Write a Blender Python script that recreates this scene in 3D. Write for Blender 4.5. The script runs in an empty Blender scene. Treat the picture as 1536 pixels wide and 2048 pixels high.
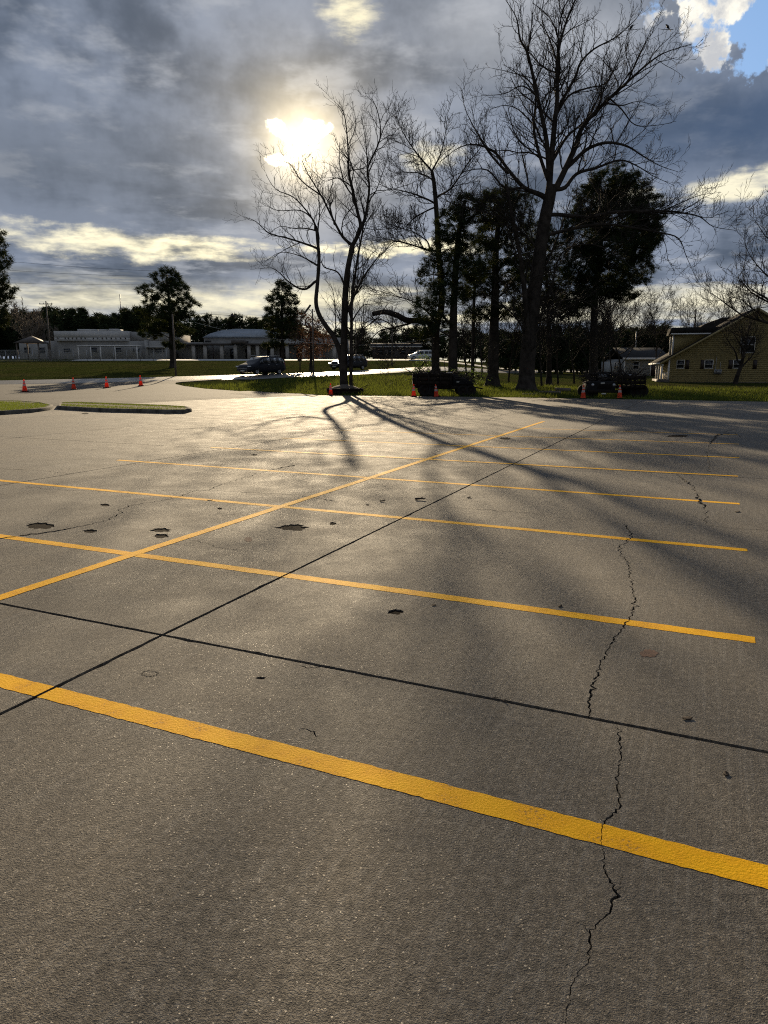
import bpy, bmesh, math, random
import numpy as np
from mathutils import Vector, Matrix
from mathutils.geometry import delaunay_2d_cdt

# ------------------------------------------------------------------ camera, sky, sun, exposure
SC = bpy.context.scene
COL = SC.collection
F_PX, H_CAM = 1420.0, 1.65                      # focal length in photo pixels (1536 wide), eye height
PITCH = math.atan(284 / 1420.0)
SUN_AZ, SUN_EL = math.radians(-6.0), math.radians(16.2)   # azimuth from +Y towards +X
CLOUD_GAIN = 1.0
cam = bpy.data.cameras.new('camera')
cam.sensor_fit = 'HORIZONTAL'; cam.sensor_width = 36.0; cam.lens = 36.0 * F_PX / 1536.0
cam.clip_start = 0.05; cam.clip_end = 5000
camo = bpy.data.objects.new('camera', cam); COL.objects.link(camo)
camo.location = (0, 0, H_CAM); camo.rotation_euler = (math.pi / 2 - PITCH, 0, 0)
SC.camera = camo
SC.view_settings.view_transform = 'Standard'; SC.view_settings.look = 'None'
SC.view_settings.gamma = 1.0; SC.view_settings.exposure = 0.45
SC.view_settings.use_curve_mapping = False
SC.cycles.max_bounces = 4; SC.cycles.diffuse_bounces = 2; SC.cycles.glossy_bounces = 2; SC.cycles.transmission_bounces = 3; SC.cycles.transparent_max_bounces = 8
SC.cycles.sample_clamp_indirect = 4.0
SC.cycles.filter_width = 1.1
SC.cycles.use_denoising = False

sun = bpy.data.lights.new('sun', 'SUN'); sun.energy = 5.0; sun.angle = math.radians(0.55); sun.color = (1.0, 0.80, 0.53)
suno = bpy.data.objects.new('sun', sun); COL.objects.link(suno)
sdir = Vector((math.sin(SUN_AZ) * math.cos(SUN_EL), math.cos(SUN_AZ) * math.cos(SUN_EL), math.sin(SUN_EL)))
suno.rotation_euler = (-sdir).to_track_quat('-Z', 'Y').to_euler()

class NT:
    """small helper: node expressions"""
    def __init__(s, tree): s.t = tree
    def n(s, typ, **kw):
        nd = s.t.nodes.new(typ)
        for k, v in kw.items(): setattr(nd, k, v)
        return nd
    def link(s, a, b): s.t.links.new(a, b)
    def put(s, v, inp):
        if isinstance(v, bpy.types.NodeSocket): s.link(v, inp)
        else: inp.default_value = v
    def m(s, op, a, b=0.0, c=None, clamp=False):
        nd = s.n('ShaderNodeMath', operation=op); nd.use_clamp = clamp
        s.put(a, nd.inputs[0]); s.put(b, nd.inputs[1])
        if c is not None: s.put(c, nd.inputs[2])
        return nd.outputs[0]
    def add(s, a, b): return s.m('ADD', a, b)
    def sub(s, a, b): return s.m('SUBTRACT', a, b)
    def mul(s, a, b): return s.m('MULTIPLY', a, b)
    def vec(s, x, y, z):
        nd = s.n('ShaderNodeCombineXYZ')
        for i, v in enumerate((x, y, z)): s.put(v, nd.inputs[i])
        return nd.outputs[0]
    def noise(s, v, scale=1.0, detail=6.0, rough=0.5, dist=0.0, lac=2.0):
        nd = s.n('ShaderNodeTexNoise'); nd.noise_dimensions = '3D'
        s.put(v, nd.inputs['Vector']); nd.inputs['Scale'].default_value = scale
        nd.inputs['Detail'].default_value = detail; nd.inputs['Roughness'].default_value = rough
        nd.inputs['Distortion'].default_value = dist; nd.inputs['Lacunarity'].default_value = lac
        return nd.outputs[0]
    def voro(s, v, scale, feature='F1', out='Distance'):
        nd = s.n('ShaderNodeTexVoronoi', feature=feature)
        s.put(v, nd.inputs['Vector']); nd.inputs['Scale'].default_value = scale
        return nd.outputs[out]
    def ss(s, v, a, b):                       # smoothstep a..b -> 0..1
        nd = s.n('ShaderNodeMapRange'); nd.interpolation_type = 'SMOOTHSTEP'
        s.put(v, nd.inputs[0]); nd.inputs[1].default_value = a; nd.inputs[2].default_value = b
        return nd.outputs[0]
    def lin(s, v, a, b, c=0.0, d=1.0):
        nd = s.n('ShaderNodeMapRange')
        s.put(v, nd.inputs[0])
        for i, q in enumerate((a, b, c, d)): nd.inputs[i + 1].default_value = q
        return nd.outputs[0]
    def mix(s, f, a, b, blend='MIX'):
        nd = s.n('ShaderNodeMix'); nd.data_type = 'RGBA'; nd.blend_type = blend
        s.put(f, nd.inputs[0])
        for v, i in ((a, 6), (b, 7)):
            if isinstance(v, tuple): v = (*v, 1.0) if len(v) == 3 else v
            s.put(v, nd.inputs[i])
        return nd.outputs[2]

def build_world():
    w = bpy.data.worlds.new('World'); SC.world = w; w.use_nodes = True
    w.cycles.sampling_method = 'MANUAL'; w.cycles.sample_map_resolution = 512
    t = w.node_tree; t.nodes.clear(); N = NT(t)
    sky = N.n('ShaderNodeTexSky', sky_type='NISHITA'); sky.sun_disc = False
    sky.sun_elevation = SUN_EL; sky.sun_rotation = SUN_AZ
    sky.air_density = 1.0; sky.dust_density = 0.6; sky.ozone_density = 2.0
    skyc = N.n('ShaderNodeVectorMath', operation='SCALE'); N.link(sky.outputs[0], skyc.inputs[0]); skyc.inputs['Scale'].default_value = 0.10
    tc = N.n('ShaderNodeTexCoord'); d = tc.outputs['Generated']
    sp = N.n('ShaderNodeSeparateXYZ'); N.link(d, sp.inputs[0]); x, y, z = sp.outputs
    az = N.mul(N.m('ARCTAN2', x, y), 180 / math.pi)
    el = N.mul(N.m('ARCSINE', z), 180 / math.pi)
    # cloud-deck projection (perspective crowding towards the horizon)
    inv = N.m('DIVIDE', 1.0, N.add(N.m('MAXIMUM', z, 0.0), 0.10))
    p = N.vec(N.mul(x, inv), N.mul(y, inv), 0.0)
    n1 = N.noise(p, 1.1, 5, 0.55, 0.3)
    n2 = N.noise(p, 3.2, 5, 0.6)
    nd = N.noise(d, 9.0, 5, 0.60)             # puffy detail in direction space
    nf = N.noise(d, 26.0, 5, 0.62)
    wig = N.mul(N.sub(nd, 0.5), 12.0)              # degrees of wobble
    wig2 = N.mul(N.sub(nf, 0.5), 5.0)
    nh = N.noise(N.vec(N.mul(az, 0.085), N.mul(el, 0.55), 3.1), 1.0, 5, 0.55)     # streaky layers
    # ---- angular distance to the sun
    dt = N.n('ShaderNodeVectorMath', operation='DOT_PRODUCT'); N.link(d, dt.inputs[0]); dt.inputs[1].default_value = sdir
    sa = N.mul(N.m('ARCCOSINE', N.m('MINIMUM', dt.outputs['Value'], 0.99999)), 180 / math.pi)
    def gauss(ca, ce, ra, re, wob=1.0, tilt=0.0):
        """soft spot of cloud or gap around azimuth ca, elevation ce (degrees)"""
        da = N.sub(N.add(az, N.mul(wig, 0.55 * wob)), ca)
        de = N.sub(N.add(el, N.mul(wig2, 0.55 * wob)), ce)
        if tilt: de = N.sub(de, N.mul(da, tilt))
        q = N.add(N.m('POWER', N.m('ABSOLUTE', N.mul(da, 1 / ra)), 2.0), N.m('POWER', N.m('ABSOLUTE', N.mul(de, 1 / re)), 2.0))
        return N.m('EXPONENT', N.mul(q, -1.0))
    # ---- cloud body colour
    body = N.mix(N.ss(N.add(N.mul(n1, 0.65), N.mul(nd, 0.35)), 0.41, 0.59), (0.066, 0.086, 0.122), (0.190, 0.224, 0.292))
    body = N.mix(N.mul(N.ss(n2, 0.50, 0.70), 0.55), body, (0.36, 0.38, 0.42))
    # a darker blue bank on the right, a broad slate bank on the left
    body = N.mix(N.mul(gauss(26, 15.8, 8.5, 2.9), 0.95), body, (0.048, 0.078, 0.138))
    body = N.mix(N.mul(gauss(-24, 13.5, 12, 4.0), 0.50), body, (0.085, 0.100, 0.122))
    body = N.mix(N.mul(gauss(8, 23.0, 6.0, 3.0), 0.50), body, (0.42, 0.43, 0.45))
    body = N.mix(N.mul(gauss(15, 21.5, 5.0, 2.5), 0.50), body, (0.46, 0.48, 0.52))
    # thin places that let the light through (cream), mostly low down and in streaks
    low = N.sub(1.0, N.ss(el, 4.5, 7.5))
    gaps = N.mul(N.ss(nh, 0.43, 0.55), low)
    ns = N.noise(N.vec(N.mul(az, 0.26), N.mul(el, 0.95), 7.7), 1.0, 6, 0.58)
    rag = N.mul(N.sub(ns, 0.5), 1.9)
    def torn(g, a=0.42, b=0.85): return N.ss(N.add(g, N.mul(rag, N.ss(g, 0.02, 0.3))), a, b)
    b1 = torn(gauss(-19.5, 8.9, 10.5, 1.15, 0.55), 0.30, 1.05)
    b2 = torn(gauss(25, 12.2, 6.5, 0.95, 0.5, 0.05), 0.22, 1.0)
    b2b = torn(gauss(19, 11.9, 4, 0.8, 0.5, 0.0))
    b3 = N.mul(torn(gauss(2.5, 9.2, 9, 0.7, 0.6)), 0.85)
    b4 = N.mul(torn(gauss(3.6, 15.4, 2.0, 1.0, 0.9), 0.2, 1.1), 0.6)
    b5 = N.mul(torn(gauss(-2.5, 24.0, 1.9, 1.5, 0.8), 0.15, 1.1), 0.7)
    b6 = N.mul(gauss(-15, 4.9, 16, 1.0, 0.6), 0.85)
    thin = gaps
    for b in (b1, b2, b2b, b3, b4, b5, b6): thin = N.m('MAXIMUM', thin, b)
    thin = N.m('MINIMUM', thin, 1.0)
    cream = N.mix(N.ss(sa, 4.0, 26.0), (1.0, 0.90, 0.60), (0.74, 0.69, 0.52))
    col = N.mix(N.mul(thin, N.lin(ns, 0.36, 0.58, 0.40, 1.0)), body, cream)
    # open blue sky with cumulus at the upper right (and in a few other holes of the deck)
    hole = N.m('MAXIMUM', gauss(29.0, 23.3, 9.0, 4.6, 0.8), N.mul(N.ss(n1, 0.66, 0.80), N.ss(el, 26, 34)), clamp=True)
    hole = N.ss(N.add(hole, N.mul(N.add(N.sub(nf, 0.5), N.sub(nd, 0.5)), N.mul(N.ss(hole, 0.02, 0.2), 0.9))), 0.30, 0.40)
    cum = N.ss(N.noise(d, 17.0, 7, 0.56), 0.475, 0.535)
    bluec = N.mix(0.55, skyc.outputs[0], (0.15, 0.31, 0.60))
    cumc = N.mix(N.ss(nf, 0.35, 0.62), (0.82, 0.78, 0.68), (0.42, 0.43, 0.45))
    col = N.mix(hole, col, N.mix(cum, bluec, cumc))
    # light scattered forward through the cloud round the sun, and the torn gap it shines through
    halo = N.add(N.mul(N.m('EXPONENT', N.mul(N.m('POWER', N.mul(sa, 1 / 2.5), 2.0), -1.0)), 1.0),
                 N.mul(N.m('EXPONENT', N.mul(sa, -1 / 4.0)), 0.52))
    halo = N.mul(halo, N.lin(nd, 0.3, 0.7, 0.75, 1.25))
    hcol = N.mix(1.0, (1.0, 0.82, 0.50), N.vec(halo, halo, halo), 'MULTIPLY')
    col = N.mix(1.0, col, hcol, 'ADD')
    core = N.m('MAXIMUM', gauss(-5.9, 16.0, 1.4, 1.55, 0.30, 0.2), N.mul(gauss(-7.9, 16.9, 1.6, 0.62, 0.40, -0.42), 0.95))
    core = N.m('MAXIMUM', core, N.mul(gauss(-7.7, 14.9, 1.9, 0.50, 0.35, -0.05), 0.9))
    core = N.m('MAXIMUM', core, N.mul(gauss(-4.5, 16.9, 0.75, 0.55, 0.35, 0.5), 0.85))
    core = N.ss(N.add(core, N.mul(N.sub(N.noise(d, 42.0, 5, 0.62), 0.5), 1.7)), 0.46, 0.98)
    col = N.mix(core, col, (4.5, 3.9, 2.7))
    # below the horizon: dull ground tone
    col = N.mix(N.ss(el, -1.5, -0.2), (0.08, 0.08, 0.07), col)
    bg = N.n('ShaderNodeBackground'); N.link(col, bg.inputs[0]); bg.inputs[1].default_value = CLOUD_GAIN
    out = N.n('ShaderNodeOutputWorld'); N.link(bg.outputs[0], out.inputs[0])
build_world()

# ------------------------------------------------------------------ geometry helpers
rng = np.random.default_rng(7)
R = random.Random(11)

def ray(px, py):
    u = 1024 - py
    return np.array([px - 768.0, F_PX * math.cos(PITCH) + u * math.sin(PITCH), -F_PX * math.sin(PITCH) + u * math.cos(PITCH)])
def at(px, py, Y):                               # point seen at a photo pixel, Y metres ahead
    d = ray(px, py); return np.array([0, 0, H_CAM]) + d * (Y / d[1])
def flat(px, py, z=0.0):                         # point of the level lot seen at a photo pixel
    d = ray(px, py); return np.array([0, 0, H_CAM]) + d * ((z - H_CAM) / d[2])

# far edge of the concrete lot (X, Y)
EDGE_PX = [(0, 816), (234, 808.5), (400, 799.5), (640, 790.5), (900, 793), (1100, 796), (1280, 799), (1536, 803.5)]
EDGE = [tuple(flat(*p)[:2]) for p in EDGE_PX]
EDGE = [(-70.0, 29.0), (-36.0, 30.0)] + EDGE + [(34.0, 34.0), (60.0, 30.0)]
_ex = np.array([e[0] for e in EDGE]); _ey = np.array([e[1] for e in EDGE])
def y_edge(X): return float(np.interp(X, _ex, _ey))
def sstep(a, b, x):
    t = min(1, max(0, (x - a) / (b - a))); return t * t * (3 - 2 * t)
def terrain(X, Y):
    ye = y_edge(X)
    if Y <= ye: return 0.0
    zl = float(np.interp(Y, [ye, 58 if ye < 54 else ye + 4, 70, 137, 200, 420, 2500], [0, .5, 1.15, 3.7, 4.8, 7.0, 12.0]))
    zr = float(np.interp(Y, [ye, 72, 137, 300, 2500], [0, .4, 1.5, 4.0, 12.0]))
    k = sstep(0.04, 0.22, X / Y)
    z = zl * (1 - k) + zr * k
    if X / Y > -0.2: z += 0.05 * math.sin(X * .7 + Y * .3) * sstep(0, 3, Y - ye) * (1 - sstep(60, 75, Y))
    return z
def onland(px, py):                              # where the view ray of a photo pixel meets the land
    d = ray(px, py); d = d / d[1]
    Y = 3.0
    prev = Y
    while Y < 900:
        if H_CAM + d[2] * Y <= terrain(d[0] * Y, Y): break
        prev = Y; Y += 0.25
    lo, hi = prev, Y
    for _ in range(20):
        mid = (lo + hi) / 2
        if H_CAM + d[2] * mid <= terrain(d[0] * mid, mid): hi = mid
        else: lo = mid
    return np.array([d[0] * hi, hi, terrain(d[0] * hi, hi)])

def mesh_from_arrays(name, V, faces_list):
    """V (n,3); faces_list: list of (m,k) int arrays"""
    me = bpy.data.meshes.new(name)
    V = np.asarray(V, dtype=np.float32)
    me.vertices.add(len(V)); me.vertices.foreach_set('co', V.ravel())
    loops = np.concatenate([f.ravel() for f in faces_list]).astype(np.int32)
    tot = np.concatenate([np.full(len(f), f.shape[1], dtype=np.int32) for f in faces_list])
    start = np.concatenate([[0], np.cumsum(tot)[:-1]]).astype(np.int32)
    me.loops.add(len(loops)); me.loops.foreach_set('vertex_index', loops)
    me.polygons.add(len(tot)); me.polygons.foreach_set('loop_start', start)
    try: me.polygons.foreach_set('loop_total', tot)
    except Exception: pass
    me.update(calc_edges=True); me.validate()
    return me

class MB:
    """collects shapes that belong to one part"""
    def __init__(s): s.V = []; s.Fc = {3: [], 4: []}; s.P = []; s.n = 0; s.late = {}
    def raw(s, V, F):
        V = np.asarray(V, dtype=float).reshape(-1, 3)
        F = list(F)
        for f in F:
            a = np.array([f]) + s.n
            if len(f) in (3, 4): s.Fc[len(f)].append(a)
            else: s.P.append(a)
        s.V.append(V); s.n += len(V)
    def arr(s, V, F):
        s.V.append(V); s.Fc[F.shape[1]].append(F + s.n); s.n += len(V)
    def box(s, c, size, rz=0.0, tilt=None):
        hx, hy, hz = (q / 2 for q in size)
        v = np.array([(sx * hx, sy * hy, sz * hz) for sz in (-1, 1) for sx, sy in ((-1, -1), (1, -1), (1, 1), (-1, 1))])
        if tilt is not None: v = v @ np.array(tilt).T
        if rz:
            cs, sn = math.cos(rz), math.sin(rz); v = v @ np.array([[cs, sn, 0], [-sn, cs, 0], [0, 0, 1]])
        s.raw(v + np.array(c), [(3, 2, 1, 0), (4, 5, 6, 7), (0, 1, 5, 4), (1, 2, 6, 5), (2, 3, 7, 6), (3, 0, 4, 7)])
        return s
    def b2(s, x0, x1, y0, y1, z0, z1):
        return s.box(((x0 + x1) / 2, (y0 + y1) / 2, (z0 + z1) / 2), (x1 - x0, y1 - y0, z1 - z0))
    def prism(s, poly, z0, z1):                   # polygon in xy, extruded in z
        n = len(poly)
        v = [(p[0], p[1], z0) for p in poly] + [(p[0], p[1], z1) for p in poly]
        s.raw(v, [tuple(range(n))[::-1], tuple(range(n, 2 * n))] + [(i, (i + 1) % n, n + (i + 1) % n, n + i) for i in range(n)])
        return s
    def prism_xz(s, poly, y0, y1):                # polygon in xz, extruded in y
        n = len(poly)
        v = [(p[0], y0, p[1]) for p in poly] + [(p[0], y1, p[1]) for p in poly]
        s.raw(v, [tuple(range(n)), tuple(range(n, 2 * n))[::-1]] + [((i + 1) % n, i, n + i, n + (i + 1) % n) for i in range(n)])
        return s
    def prism_yz(s, poly, x0, x1):
        n = len(poly)
        v = [(x0, p[0], p[1]) for p in poly] + [(x1, p[0], p[1]) for p in poly]
        s.raw(v, [tuple(range(n))[::-1], tuple(range(n, 2 * n))] + [(i, (i + 1) % n, n + (i + 1) % n, n + i) for i in range(n)])
        return s
    def twig(s, pts, rad, k):                     # many thin tubes: built together at the end
        s.late.setdefault((len(pts), k), []).append((pts, rad))
    def flush(s):
        for (n, k), L in s.late.items():
            P = np.array([q[0] for q in L], dtype=float); r = np.array([q[1] for q in L], dtype=float); m = len(L)
            T = np.empty_like(P); T[:, 1:-1] = P[:, 2:] - P[:, :-2]; T[:, 0] = P[:, 1] - P[:, 0]; T[:, -1] = P[:, -1] - P[:, -2]
            T /= np.linalg.norm(T, axis=2, keepdims=True) + 1e-9
            ref = np.where((np.abs(T[:, :, 2]).mean(1) < .8)[:, None], np.array([[0, 0, 1.0]]), np.array([[0, 1.0, 0]]))[:, None, :]
            U = np.cross(T, np.broadcast_to(ref, T.shape)); U /= np.linalg.norm(U, axis=2, keepdims=True) + 1e-9
            W = np.cross(T, U); a = np.arange(k) * 2 * math.pi / k
            V = P[:, :, None, :] + r[:, :, None, None] * (U[:, :, None, :] * np.cos(a)[:, None] + W[:, :, None, :] * np.sin(a)[:, None])
            i = np.arange(n - 1)[:, None] * k; j = np.arange(k)[None, :]; j2 = (j + 1) % k
            F = np.stack([i + j, i + j2, i + k + j2, i + k + j], -1).reshape(-1, 4)
            F = (F[None] + (np.arange(m) * n * k)[:, None, None]).reshape(-1, 4)
            s.arr(V.reshape(-1, 3), F)
        s.late = {}
    def tube(s, pts, rad, k=6, cap=False):
        P = np.asarray(pts, dtype=float); n = len(P)
        r = np.broadcast_to(np.asarray(rad, dtype=float), (n,))
        T = np.empty_like(P); T[1:-1] = P[2:] - P[:-2]; T[0] = P[1] - P[0]; T[-1] = P[-1] - P[-2]
        T /= np.linalg.norm(T, axis=1)[:, None] + 1e-9
        ref = np.array([0, 0, 1.0]) if abs(T[:, 2]).mean() < .8 else np.array([0, 1.0, 0])
        U = np.cross(T, ref); U /= np.linalg.norm(U, axis=1)[:, None] + 1e-9
        W = np.cross(T, U)
        a = np.arange(k) * 2 * math.pi / k
        V = P[:, None, :] + r[:, None, None] * (U[:, None, :] * np.cos(a)[None, :, None] + W[:, None, :] * np.sin(a)[None, :, None])
        i = np.arange(n - 1)[:, None] * k; j = np.arange(k)[None, :]; j2 = (j + 1) % k
        F = np.stack([i + j, i + j2, i + k + j2, i + k + j], -1).reshape(-1, 4)
        s.arr(V.reshape(-1, 3), F)
        if cap:
            s.P.append(np.arange(k)[None, ::-1] + s.n - n * k); s.P.append(np.arange(k)[None, :] + s.n - k)
        return s
    def lathe(s, prof, c=(0, 0, 0), k=20, axis='z'):
        prof = np.array(prof, dtype=float); n = len(prof)
        a = np.arange(k) * 2 * math.pi / k
        V = np.stack([prof[:, None, 0] * np.cos(a), prof[:, None, 0] * np.sin(a), np.broadcast_to(prof[:, None, 1], (n, k))], -1).reshape(-1, 3)
        if axis == 'y': V = V[:, [0, 2, 1]]
        if axis == 'x': V = V[:, [2, 0, 1]]
        i = np.arange(n - 1)[:, None] * k; j = np.arange(k)[None, :]; j2 = (j + 1) % k
        F = np.stack([i + j, i + j2, i + k + j2, i + k + j], -1).reshape(-1, 4)
        s.arr(V + np.array(c), F)
        return s
    def build(s, name, mat, parent=None, smooth=False, bevel=0.0):
        s.flush()
        V = np.concatenate(s.V) if s.V else np.zeros((0, 3))
        fl = [np.concatenate(s.Fc[k]) for k in (3, 4) if s.Fc[k]] + s.P
        me = mesh_from_arrays(name, V, fl)
        if smooth: me.polygons.foreach_set('use_smooth', np.ones(len(me.polygons), dtype=bool))
        me.materials.append(mat)
        o = bpy.data.objects.new(name, me); COL.objects.link(o)
        if parent is not None: o.parent = parent
        if bevel:
            md = o.modifiers.new('bevel', 'BEVEL'); md.width = bevel; md.segments = 2; md.limit_method = 'ANGLE'
        return o

def tag(o, label=None, cat=None, group=None, kind=None):
    if label: o['label'] = label
    if cat: o['category'] = cat
    if group: o['group'] = group
    if kind: o['kind'] = kind
    return o
def empty(name, loc=(0, 0, 0), rz=0.0, label=None, cat=None, group=None, kind=None):
    o = bpy.data.objects.new(name, None); COL.objects.link(o); o.empty_display_size = .2
    o.location = loc; o.rotation_euler = (0, 0, rz)
    return tag(o, label, cat, group, kind)
def copy_tree(o, parent=None):
    c = o.copy(); COL.objects.link(c); c.parent = parent
    for ch in list(o.children): copy_tree(ch, c)
    return c

# ------------------------------------------------------------------ materials
def mat(name, col, rough=0.7, var=0.25, scale=3.0, bump=0.0, bscale=None, metal=0.0, spec=0.5, transl=0.0, tcol=None, col2=None, coat=0.0):
    m = bpy.data.materials.new(name); m.use_nodes = True
    t = m.node_tree; t.nodes.clear(); N = NT(t)
    tc = N.n('ShaderNodeTexCoord'); v = tc.outputs['Object']
    b = N.n('ShaderNodeBsdfPrincipled')
    c2 = col2 if col2 else tuple(max(0, q * (1 - var)) for q in col)
    c1 = col if col2 else tuple(min(1, q * (1 + var)) for q in col)
    n = N.noise(v, scale, 6, 0.6)
    c = N.mix(N.ss(n, 0.3, 0.7), c2, c1)
    N.link(c, b.inputs['Base Color'])
    b.inputs['Roughness'].default_value = rough; b.inputs['Metallic'].default_value = metal
    b.inputs['Specular IOR Level'].default_value = spec
    if coat: b.inputs['Coat Weight'].default_value = coat; b.inputs['Coat Roughness'].default_value = 0.05
    if bump:
        bp = N.n('ShaderNodeBump'); bp.inputs['Strength'].default_value = 1.0; bp.inputs['Distance'].default_value = bump
        N.link(N.noise(v, bscale or scale * 4, 5, 0.6), bp.inputs['Height']); N.link(bp.outputs[0], b.inputs['Normal'])
    o = N.n('ShaderNodeOutputMaterial')
    if transl:
        tr = N.n('ShaderNodeBsdfTranslucent')
        if tcol: tr.inputs[0].default_value = (*tcol, 1)
        else: N.link(c, tr.inputs[0])
        mx = N.n('ShaderNodeMixShader'); mx.inputs[0].default_value = transl
        N.link(b.outputs[0], mx.inputs[1]); N.link(tr.outputs[0], mx.inputs[2]); N.link(mx.outputs[0], o.inputs[0])
    else: N.link(b.outputs[0], o.inputs[0])
    return m

def concrete_mat():
    m = bpy.data.materials.new('concrete'); m.use_nodes = True
    t = m.node_tree; t.nodes.clear(); N = NT(t)
    tc = N.n('ShaderNodeTexCoord'); v = tc.outputs['Object']
    oi = N.n('ShaderNodeObjectInfo')
    big = N.noise(v, 0.28, 4, 0.6); med = N.noise(v, 1.7, 6, 0.66); fine = N.noise(v, 120.0, 2, 0.7)
    grit = N.noise(v, 300.0, 1, 0.6); grain = N.noise(v, 26.0, 5, 1.0)
    mp = N.n('ShaderNodeMapping'); N.link(v, mp.inputs[0]); mp.inputs['Rotation'].default_value = (0, 0, math.radians(24.5))
    st = N.n('ShaderNodeMapping'); N.link(mp.outputs[0], st.inputs[0]); st.inputs['Scale'].default_value = (60, 1.4, 1)
    broom = N.noise(st.outputs[0], 1.0, 3, 0.6)
    st2 = N.n('ShaderNodeMapping'); N.link(mp.outputs[0], st2.inputs[0]); st2.inputs['Scale'].default_value = (0.35, 2.2, 1)
    tyre = N.noise(st2.outputs[0], 1.0, 5, 0.65)
    c = N.mix(N.ss(med, 0.25, 0.75), (0.074, 0.061, 0.046), (0.134, 0.113, 0.085))
    c = N.mix(N.mul(N.ss(big, 0.46, 0.60), 0.62), c, (0.052, 0.047, 0.041))           # old grey traffic film
    c = N.mix(N.mul(N.ss(tyre, 0.50, 0.64), 0.42), c, (0.050, 0.047, 0.044))
    c = N.mix(N.mul(N.ss(broom, 0.48, 0.66), 0.34), c, (0.20, 0.185, 0.16))
    worn = N.lin(N.add(N.mul(big, 0.6), N.mul(med, 0.4)), 0.42, 0.56, 1.0, 0.68)
    c = N.mix(N.mul(N.mul(N.ss(grain, 0.515, 0.40), 0.95), worn), c, (0.020, 0.018, 0.015))        # dark pits
    c = N.mix(N.mul(N.mul(N.ss(grain, 0.53, 0.63), 0.85), worn), c, (0.27, 0.24, 0.195))           # sand and fine stone
    c = N.mix(N.mul(N.ss(fine, 0.60, 0.74), 0.65), c, (0.34, 0.30, 0.24))
    vo = N.n('ShaderNodeTexVoronoi'); N.link(v, vo.inputs['Vector']); vo.inputs['Scale'].default_value = 105.0
    rnd = N.n('ShaderNodeSeparateColor'); N.link(vo.outputs['Color'], rnd.inputs[0])
    peb = N.mul(N.ss(N.sub(vo.outputs['Distance'], N.mul(rnd.outputs[2], 0.36)), 0.05, -0.05), N.ss(rnd.outputs[0], 0.72, 0.76))
    pebc = N.mix(rnd.outputs[1], (0.42, 0.37, 0.29), (0.20, 0.15, 0.10))
    patch = N.ss(big, 0.60, 0.40)                                  # worn places show more stone
    peb = N.mul(peb, N.add(0.3, N.mul(patch, 0.7)))
    c = N.mix(N.mul(peb, 0.9), c, pebc)
    tint = N.lin(oi.outputs['Random'], 0, 1, 0.84, 1.12)
    c = N.mix(1.0, c, N.vec(tint, tint, tint), 'MULTIPLY')
    b = N.n('ShaderNodeBsdfPrincipled'); N.link(c, b.inputs['Base Color'])
    rg = N.add(N.lin(med, 0.3, 0.7, 0.72, 0.88), N.mul(peb, -0.25)); N.link(rg, b.inputs['Roughness'])
    b.inputs['Specular IOR Level'].default_value = 0.5
    h = N.add(N.mul(fine, 0.0050), N.mul(grit, 0.0022))
    bp = N.n('ShaderNodeBump'); bp.inputs['Strength'].default_value = 1.0; bp.inputs['Distance'].default_value = 1.0
    N.link(h, bp.inputs['Height']); N.link(bp.outputs[0], b.inputs['Normal'])
    o = N.n('ShaderNodeOutputMaterial'); N.link(b.outputs[0], o.inputs[0])
    return m

def paint_mat():
    m = bpy.data.materials.new('yellow_paint'); m.use_nodes = True
    t = m.node_tree; t.nodes.clear(); N = NT(t)
    tc = N.n('ShaderNodeTexCoord'); v = tc.outputs['Object']
    fine = N.noise(v, 90.0, 3, 0.6); med = N.noise(v, 6.0, 5, 0.65)
    c = N.mix(N.ss(med, 0.3, 0.7), (0.84, 0.40, 0.002), (0.94, 0.49, 0.003))
    wear = N.mul(N.ss(N.add(N.mul(fine, 0.5), N.mul(med, 0.5)), 0.44, 0.34), 0.7)
    c = N.mix(wear, c, (0.16, 0.12, 0.07))
    b = N.n('ShaderNodeBsdfPrincipled'); N.link(c, b.inputs['Base Color']); b.inputs['Roughness'].default_value = 0.75; b.inputs['Specular IOR Level'].default_value = 0.12
    bp = N.n('ShaderNodeBump'); bp.inputs['Strength'].default_value = 0.7; bp.inputs['Distance'].default_value = 1.0
    N.link(N.mul(fine, 0.004), bp.inputs['Height']); N.link(bp.outputs[0], b.inputs['Normal'])
    o = N.n('ShaderNodeOutputMaterial'); N.link(b.outputs[0], o.inputs[0])
    return m

def ground_mat():
    m = bpy.data.materials.new('grass_ground'); m.use_nodes = True
    t = m.node_tree; t.nodes.clear(); N = NT(t)
    tc = N.n('ShaderNodeTexCoord'); v = tc.outputs['Object']
    a = N.noise(v, 0.12, 6, 0.6, 0.5); b_ = N.noise(v, 2.5, 6, 0.65); f = N.noise(v, 30, 3, .6)
    c = N.mix(N.ss(b_, 0.3, 0.7), (0.030, 0.038, 0.011), (0.060, 0.072, 0.020))
    c = N.mix(N.mul(N.ss(a, 0.40, 0.65), 0.6), c, (0.070, 0.062, 0.028))
    c = N.mix(N.mul(N.ss(f, 0.5, 0.7), 0.4), c, (0.03, 0.032, 0.012))
    bs = N.n('ShaderNodeBsdfPrincipled'); N.link(c, bs.inputs['Base Color']); bs.inputs['Roughness'].default_value = 0.9
    bs.inputs['Specular IOR Level'].default_value = 0.0
    bp = N.n('ShaderNodeBump'); bp.inputs['Distance'].default_value = 0.12; N.link(N.add(b_, f), bp.inputs['Height']); N.link(bp.outputs[0], bs.inputs['Normal'])
    o = N.n('ShaderNodeOutputMaterial'); N.link(bs.outputs[0], o.inputs[0])
    return m

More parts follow.
